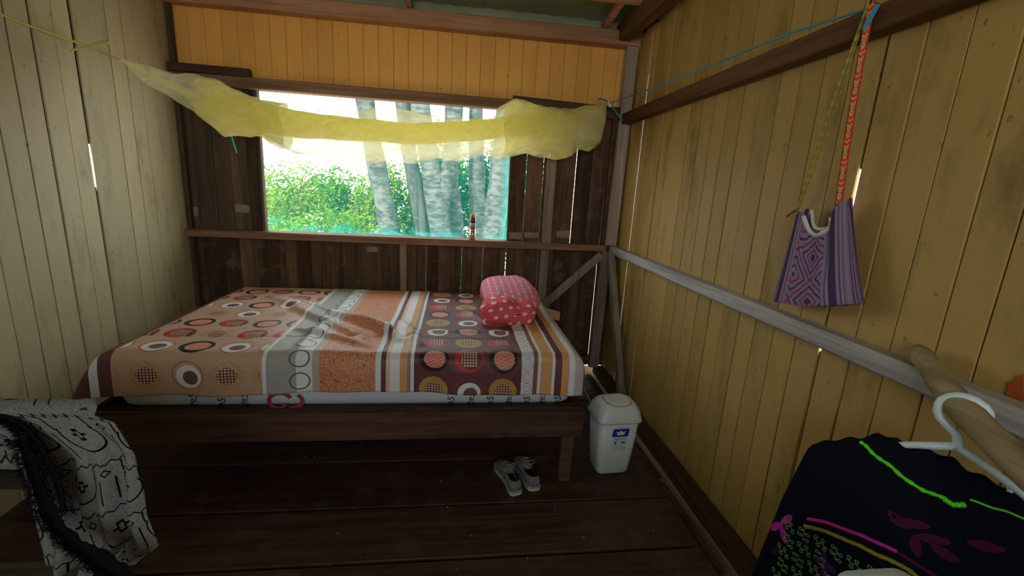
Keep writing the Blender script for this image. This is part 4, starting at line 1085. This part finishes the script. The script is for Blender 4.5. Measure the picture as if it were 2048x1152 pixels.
# dark fuzzy scarf
scf = tag(empty('fringed_scarf', (-1.1, 1.10, .6)), 'dark navy fuzzy scarf trailing down over the patterned cloth', 'scarf')
M['scarf'] = plain('scarf', lin(23, 23, 29), 0.95, .03, .3, 80, .4)
path1 = [(-1.205, 1.172, 0.855), (-1.13, 1.163, 0.859), (-1.07, 1.142, 0.851), (-1.02, 1.119, 0.822), (-0.97, 1.086, 0.776), (-0.931, 1.055, 0.729), (-0.914, 1.032, 0.684)]
path2 = [(-1.057, 1.125, 0.829), (-1.012, 1.087, 0.777), (-0.97, 1.049, 0.728), (-0.925, 1.016, 0.677), (-0.869, 0.989, 0.636), (-0.806, 0.968, 0.604), (-0.74, 0.942, 0.577), (-0.692, 0.919, 0.549)]
fib = MB(); rg = random.Random(11)
for pth, w in ((path1, .020), (path2, .026)):
    m_ = cord('c', pth, .001, None, 3, 7)
    ctr = [(Vector(m_.v[i]) + Vector(m_.v[i + 1]) + Vector(m_.v[i + 2])) / 3 for i in range(0, len(m_.v), 3)]
    n_c = len(ctr)
    wid = [w * (.8 + .5 * i / n_c + .55 * noise.noise(Vector((i * .45, w * 50, 0)))) for i in range(n_c)]
    rb = MB(); rb.tube(ctr, wid, 14, True, .22, (0, 1, .2)); part(rb, 'scarf_band', M['scarf'], scf, True)
    for i in range(n_c - 1):
        for q_ in range(70):
            p = ctr[i].lerp(ctr[i + 1], rg.random()); sd = rg.uniform(-1, 1)
            a = p + Vector((sd * wid[i] * .95, -.003 - .2 * wid[i] * (1 - sd * sd), rg.uniform(-.006, .006)))
            b = a + Vector((sd * rg.uniform(.004, .016) + rg.uniform(-.006, .006), rg.uniform(-.012, -.002), rg.uniform(-.016, .010)))
            d_ = Vector((.0005, 0, .0012))
            fib.add([a - d_, a + d_, b], [(0, 1, 2)])
o = part(fib, 'fringe', M['scarf'], scf, False, 'stuff')

# ------------------------------------------------------------------ outside: ground, trees, shrubs
M['ground'] = plain('ground', lin(206, 198, 182), 0.95, .05, .2, 2)
mb = MB(); mb.box((0, 20, -.75), (90, 90, .1)); gr_ = mb.build('ground', M['ground']); gr_['kind'] = 'structure'
g = G('bark', 0.85, .1)
n1 = g.noise(g.mapped((5, 5, 14)), 1.0, 5, .6); n2 = g.noise(g.mapped((3, 3, 2)), 1.0, 3)
c = g.mix(g.smooth(n1, .35, .65), lin(58, 60, 58), lin(104, 106, 102)); c = g.mix(g.smooth(n2, .5, .62) * .6, c, lin(58, 56, 52))
g.color(c); g.bump(n1, .5, .02); M['bark'] = g.done()
M['bark_dark'] = wood('bark_dark', lin(52, 52, 50), lin(92, 94, 90), 2, .85, .05, dirt=lin(112, 112, 106), grain=9.0)
def leaf_mat(name, a, b, cc):
    g = G(name, 0.6, .2); N, L = g.N, g.L
    n_ = g.noise(g.tc(), 2.2, 4, .7); nf = g.noise(g.tc(), 40, 2)
    c = g.mix(g.smooth(n_ * .6 + nf * .4, .38, .62), a, b); c = g.mix(g.smooth(nf, .58, .66) * .6, c, cc)
    d = N.new('ShaderNodeBsdfDiffuse'); t = N.new('ShaderNodeBsdfTranslucent'); m = N.new('ShaderNodeMixShader'); m.inputs[0].default_value = .4
    L.new(c.k, d.inputs[0]); L.new(c.k, t.inputs[0]); L.new(d.outputs[0], m.inputs[1]); L.new(t.outputs[0], m.inputs[2]); L.new(m.outputs[0], g.out.inputs['Surface'])
    return g.done()
M['leaf'] = leaf_mat('leaf', lin(48, 98, 28), lin(108, 152, 42), lin(188, 196, 66))
M['leaf_dark'] = leaf_mat('leaf_dark', lin(24, 72, 46), lin(56, 112, 56), lin(104, 150, 70))
M['leaf_yellow'] = leaf_mat('leaf_yellow', lin(72, 118, 32), lin(132, 158, 42), lin(206, 190, 60))
M['twig'] = plain('twig', lin(104, 92, 72), 0.9)
def leaves(mb, c, rad, n, size, rg, flat=1.0):
    for _ in range(n):
        while True:
            d = Vector((rg.uniform(-1, 1), rg.uniform(-1, 1), rg.uniform(-1, 1)))
            if d.length < 1: break
        d = d * (.45 + .55 * d.length)
        p = Vector(c) + Vector((d.x * rad[0], d.y * rad[1], d.z * rad[2]))
        l = size * rg.uniform(.6, 1.4); a = Vector((rg.uniform(-1, 1), rg.uniform(-1, 1), rg.uniform(-.8, .5))).normalized()
        b = a.cross(Vector((rg.uniform(-1, 1), rg.uniform(-1, 1), rg.uniform(-1, 1)))).normalized(); nn = a.cross(b)
        mb.add([p, p + a * l * .5 + b * l * .24 + nn * l * .06, p + a * l, p + a * l * .5 - b * l * .24 + nn * l * .06], [(0, 1, 2), (0, 2, 3)])
GZ = -.7
def tree(base, pts, rads, label, crown, seed, fork=None, bark='bark'):
    root = tag(empty('tree', base), label, 'tree', 'trees outside the window')
    rg = random.Random(seed)
    c_ = cord('c', pts, 1, None, 3, 5); ctr = [(Vector(c_.v[i]) + Vector(c_.v[i + 1]) + Vector(c_.v[i + 2])) / 3 for i in range(0, len(c_.v), 3)]
    n = len(ctr); mb = MB()
    mb.tube(ctr, [rads[0] + (rads[1] - rads[0]) * i / (n - 1) + .02 * noise.noise(Vector((i * .4, seed, 0))) for i in range(n)], 14)
    part(mb, 'trunk', M[bark], root, True)
    if fork:
        for fp_, fr in fork:
            mb = cord('c', fp_, fr, None, 10); part(mb, 'branch', M[bark], root, True)
    mb = MB()
    for cc, rad, k, sz in crown: leaves(mb, cc, rad, k, sz, rg)
    part(mb, 'foliage', crown and M['leaf_dark'], root, False, 'stuff')
    return root
tree((-1.08, 8, GZ), [(-1.08, 8, GZ), (-1.13, 8, .3), (-1.22, 8, 1.0), (-1.36, 8, 1.8), (-1.5, 8, 2.6), (-1.6, 8.1, 4.5)], (.19, .12), 'pale trunked tree forking low, leftmost trunk seen through the window',
     [((-2.0, 8.6, 4.6), (1.3, 1.2, .7), 500, .13)], 1, [([(-1.30, 8, 1.0), (-1.44, 8.02, 1.6), (-1.56, 8.05, 2.4), (-1.9, 8.1, 4.2)], .07)])
tree((-.50, 8.2, GZ), [(-.50, 8.2, GZ), (-.58, 8.2, .5), (-.70, 8.2, 1.3), (-.84, 8.2, 2.0), (-.98, 8.2, 3.2), (-1.0, 8.2, 5)], (.16, .11), 'darker mottled tree trunk leaning left beside the pale forked trunk',
     [((-.9, 8.8, 4.0), (1.2, 1, .6), 500, .13)], 2, None, 'bark_dark')
tree((-.16, 8, GZ), [(-.16, 8, GZ), (-.24, 8, .5), (-.34, 8, 1.1), (-.48, 8, 1.9), (-.66, 8, 2.9), (-.8, 8, 5)], (.22, .14), 'thick pale tree trunk that forks in a V, middle of the window',
     [((-.2, 8.9, 4.3), (1.1, 1, .6), 450, .13)], 3, [([(-.28, 8, .9), (-.20, 7.98, 1.5), (-.10, 7.98, 2.2), (.0, 8, 4.4)], .14)])
tree((.02, 8.4, GZ), [(.02, 8.4, GZ), (.0, 8.4, .6), (-.08, 8.4, 1.3), (-.13, 8.4, 2.0), (-.1, 8.4, 4.6)], (.16, .12), 'grey tree trunk directly right of the V forked trunk', [((.3, 9.0, 4.4), (1, 1, .6), 350, .13)], 4)
tree((.33, 9.5, GZ), [(.36, 9.5, GZ), (.34, 9.5, .7), (.30, 9.5, 1.5), (.26, 9.5, 2.6), (.2, 9.5, 5)], (.075, .05), 'slender pale sapling trunk standing behind the spray can', [((.5, 9.8, 4.2), (.9, .8, .6), 350, .12)], 5)
tree((.43, 8, GZ), [(.44, 8, GZ), (.42, 8, .5), (.40, 8, 1.2), (.36, 8, 1.9), (.30, 8, 3), (.3, 8, 5)], (.12, .085), 'straight bluish grey trunk just left of the rightmost trunk', [((.8, 8.7, 4.5), (1, 1, .6), 350, .13)], 6)
tree((.62, 7.6, GZ), [(.62, 7.6, GZ), (.63, 7.6, .4), (.66, 7.6, 1.0), (.71, 7.6, 1.7), (.78, 7.6, 2.6), (.9, 7.6, 5)], (.19, .19), 'broad ringed pale trunk leaning right at the window edge', [((1.3, 8.2, 4.4), (1, 1, .7), 450, .13)], 7)
def shrub(c, r, n, label, mat, seed, size=.085):
    root = tag(empty('shrub', (c[0], c[1], GZ)), label, 'shrub', 'shrubs behind the trees')
    rg = random.Random(seed); mb = MB()
    for k in range(9):
        a = rg.uniform(0, 6.28); q_ = rg.uniform(.2, .6)
        cc = (c[0] + r[0] * q_ * math.cos(a), c[1] + r[1] * q_ * math.sin(a), c[2] + rg.uniform(-.5, .55) * r[2])
        leaves(mb, cc, (r[0] * .5, r[1] * .5, r[2] * .5), n // 9, size, rg)
    part(mb, 'foliage', mat, root, False, 'stuff')
    for k in range(4):
        a = rg.uniform(0, 6.28)
        part(cord('c', [(c[0] + .1 * math.cos(a), c[1] + .1 * math.sin(a), GZ), (c[0] + .2 * math.cos(a), c[1] + .2 * math.sin(a), c[2]), (c[0] + r[0] * .6 * math.cos(a), c[1] + r[1] * .6 * math.sin(a), c[2] + r[2] * .3)], .008, None, 5), 'stem', M['twig'], root, True)
    return root
for i, (c, r, n, lb, mt) in enumerate((
    ((-4.7, 11.2, .5), (1.1, .9, 1.3), 2600, 'leafy green shrub at the far left edge of the window', 'leaf'),
    ((-3.6, 10.6, .6), (1.0, .8, 1.3), 2800, 'tall yellow green shrub left of centre among the window shrubs', 'leaf_yellow'),
    ((-2.5, 10.2, .45), (.9, .8, 1.3), 2800, 'bushy bright green shrub next to the leftmost trunk', 'leaf'),
    ((-1.75, 9.6, .55), (.75, .7, 1.4), 2600, 'yellowish shrub right behind the leftmost trunk', 'leaf_yellow'),
    ((-.85, 9.6, .75), (.75, .7, 1.5), 2600, 'tall yellow green shrub between the leftmost and middle trunks', 'leaf'),
    ((.0, 10.8, 1.0), (.9, .8, 1.8), 2600, 'green shrub showing behind the middle trunks', 'leaf_dark'),
    ((.75, 10.2, .9), (.85, .7, 1.7), 2600, 'dark green shrub behind the slender sapling', 'leaf_dark'),
    ((1.5, 9.4, .7), (.8, .7, 1.7), 2200, 'deep green shrub at the right edge of the window', 'leaf_dark'),
    ((-.3, 12.6, 1.3), (1.4, .8, 2.2), 3000, 'tall green thicket far behind the V forked trunk', 'leaf_yellow'),
    ((1.7, 12.4, 1.4), (1.4, .8, 2.4), 3000, 'tall dark thicket far behind the rightmost trunk', 'leaf_dark'),
    ((-1.0, 7.0, -.05), (.55, .4, .55), 1300, 'low shrub in front of the leftmost trunk base', 'leaf_dark'),
    ((.22, 7.2, 0.0), (.5, .4, .6), 1300, 'low leafy shrub in front of the middle and right trunks', 'leaf_dark'),
    ((-2.4, 8.0, .3), (1.1, .5, .75), 2600, 'low spreading shrub along the window sill line', 'leaf'))):
    shrub(c, r, int(n * 1.9), lb, M[mt], 20 + i, .095 if i < 10 else .07)
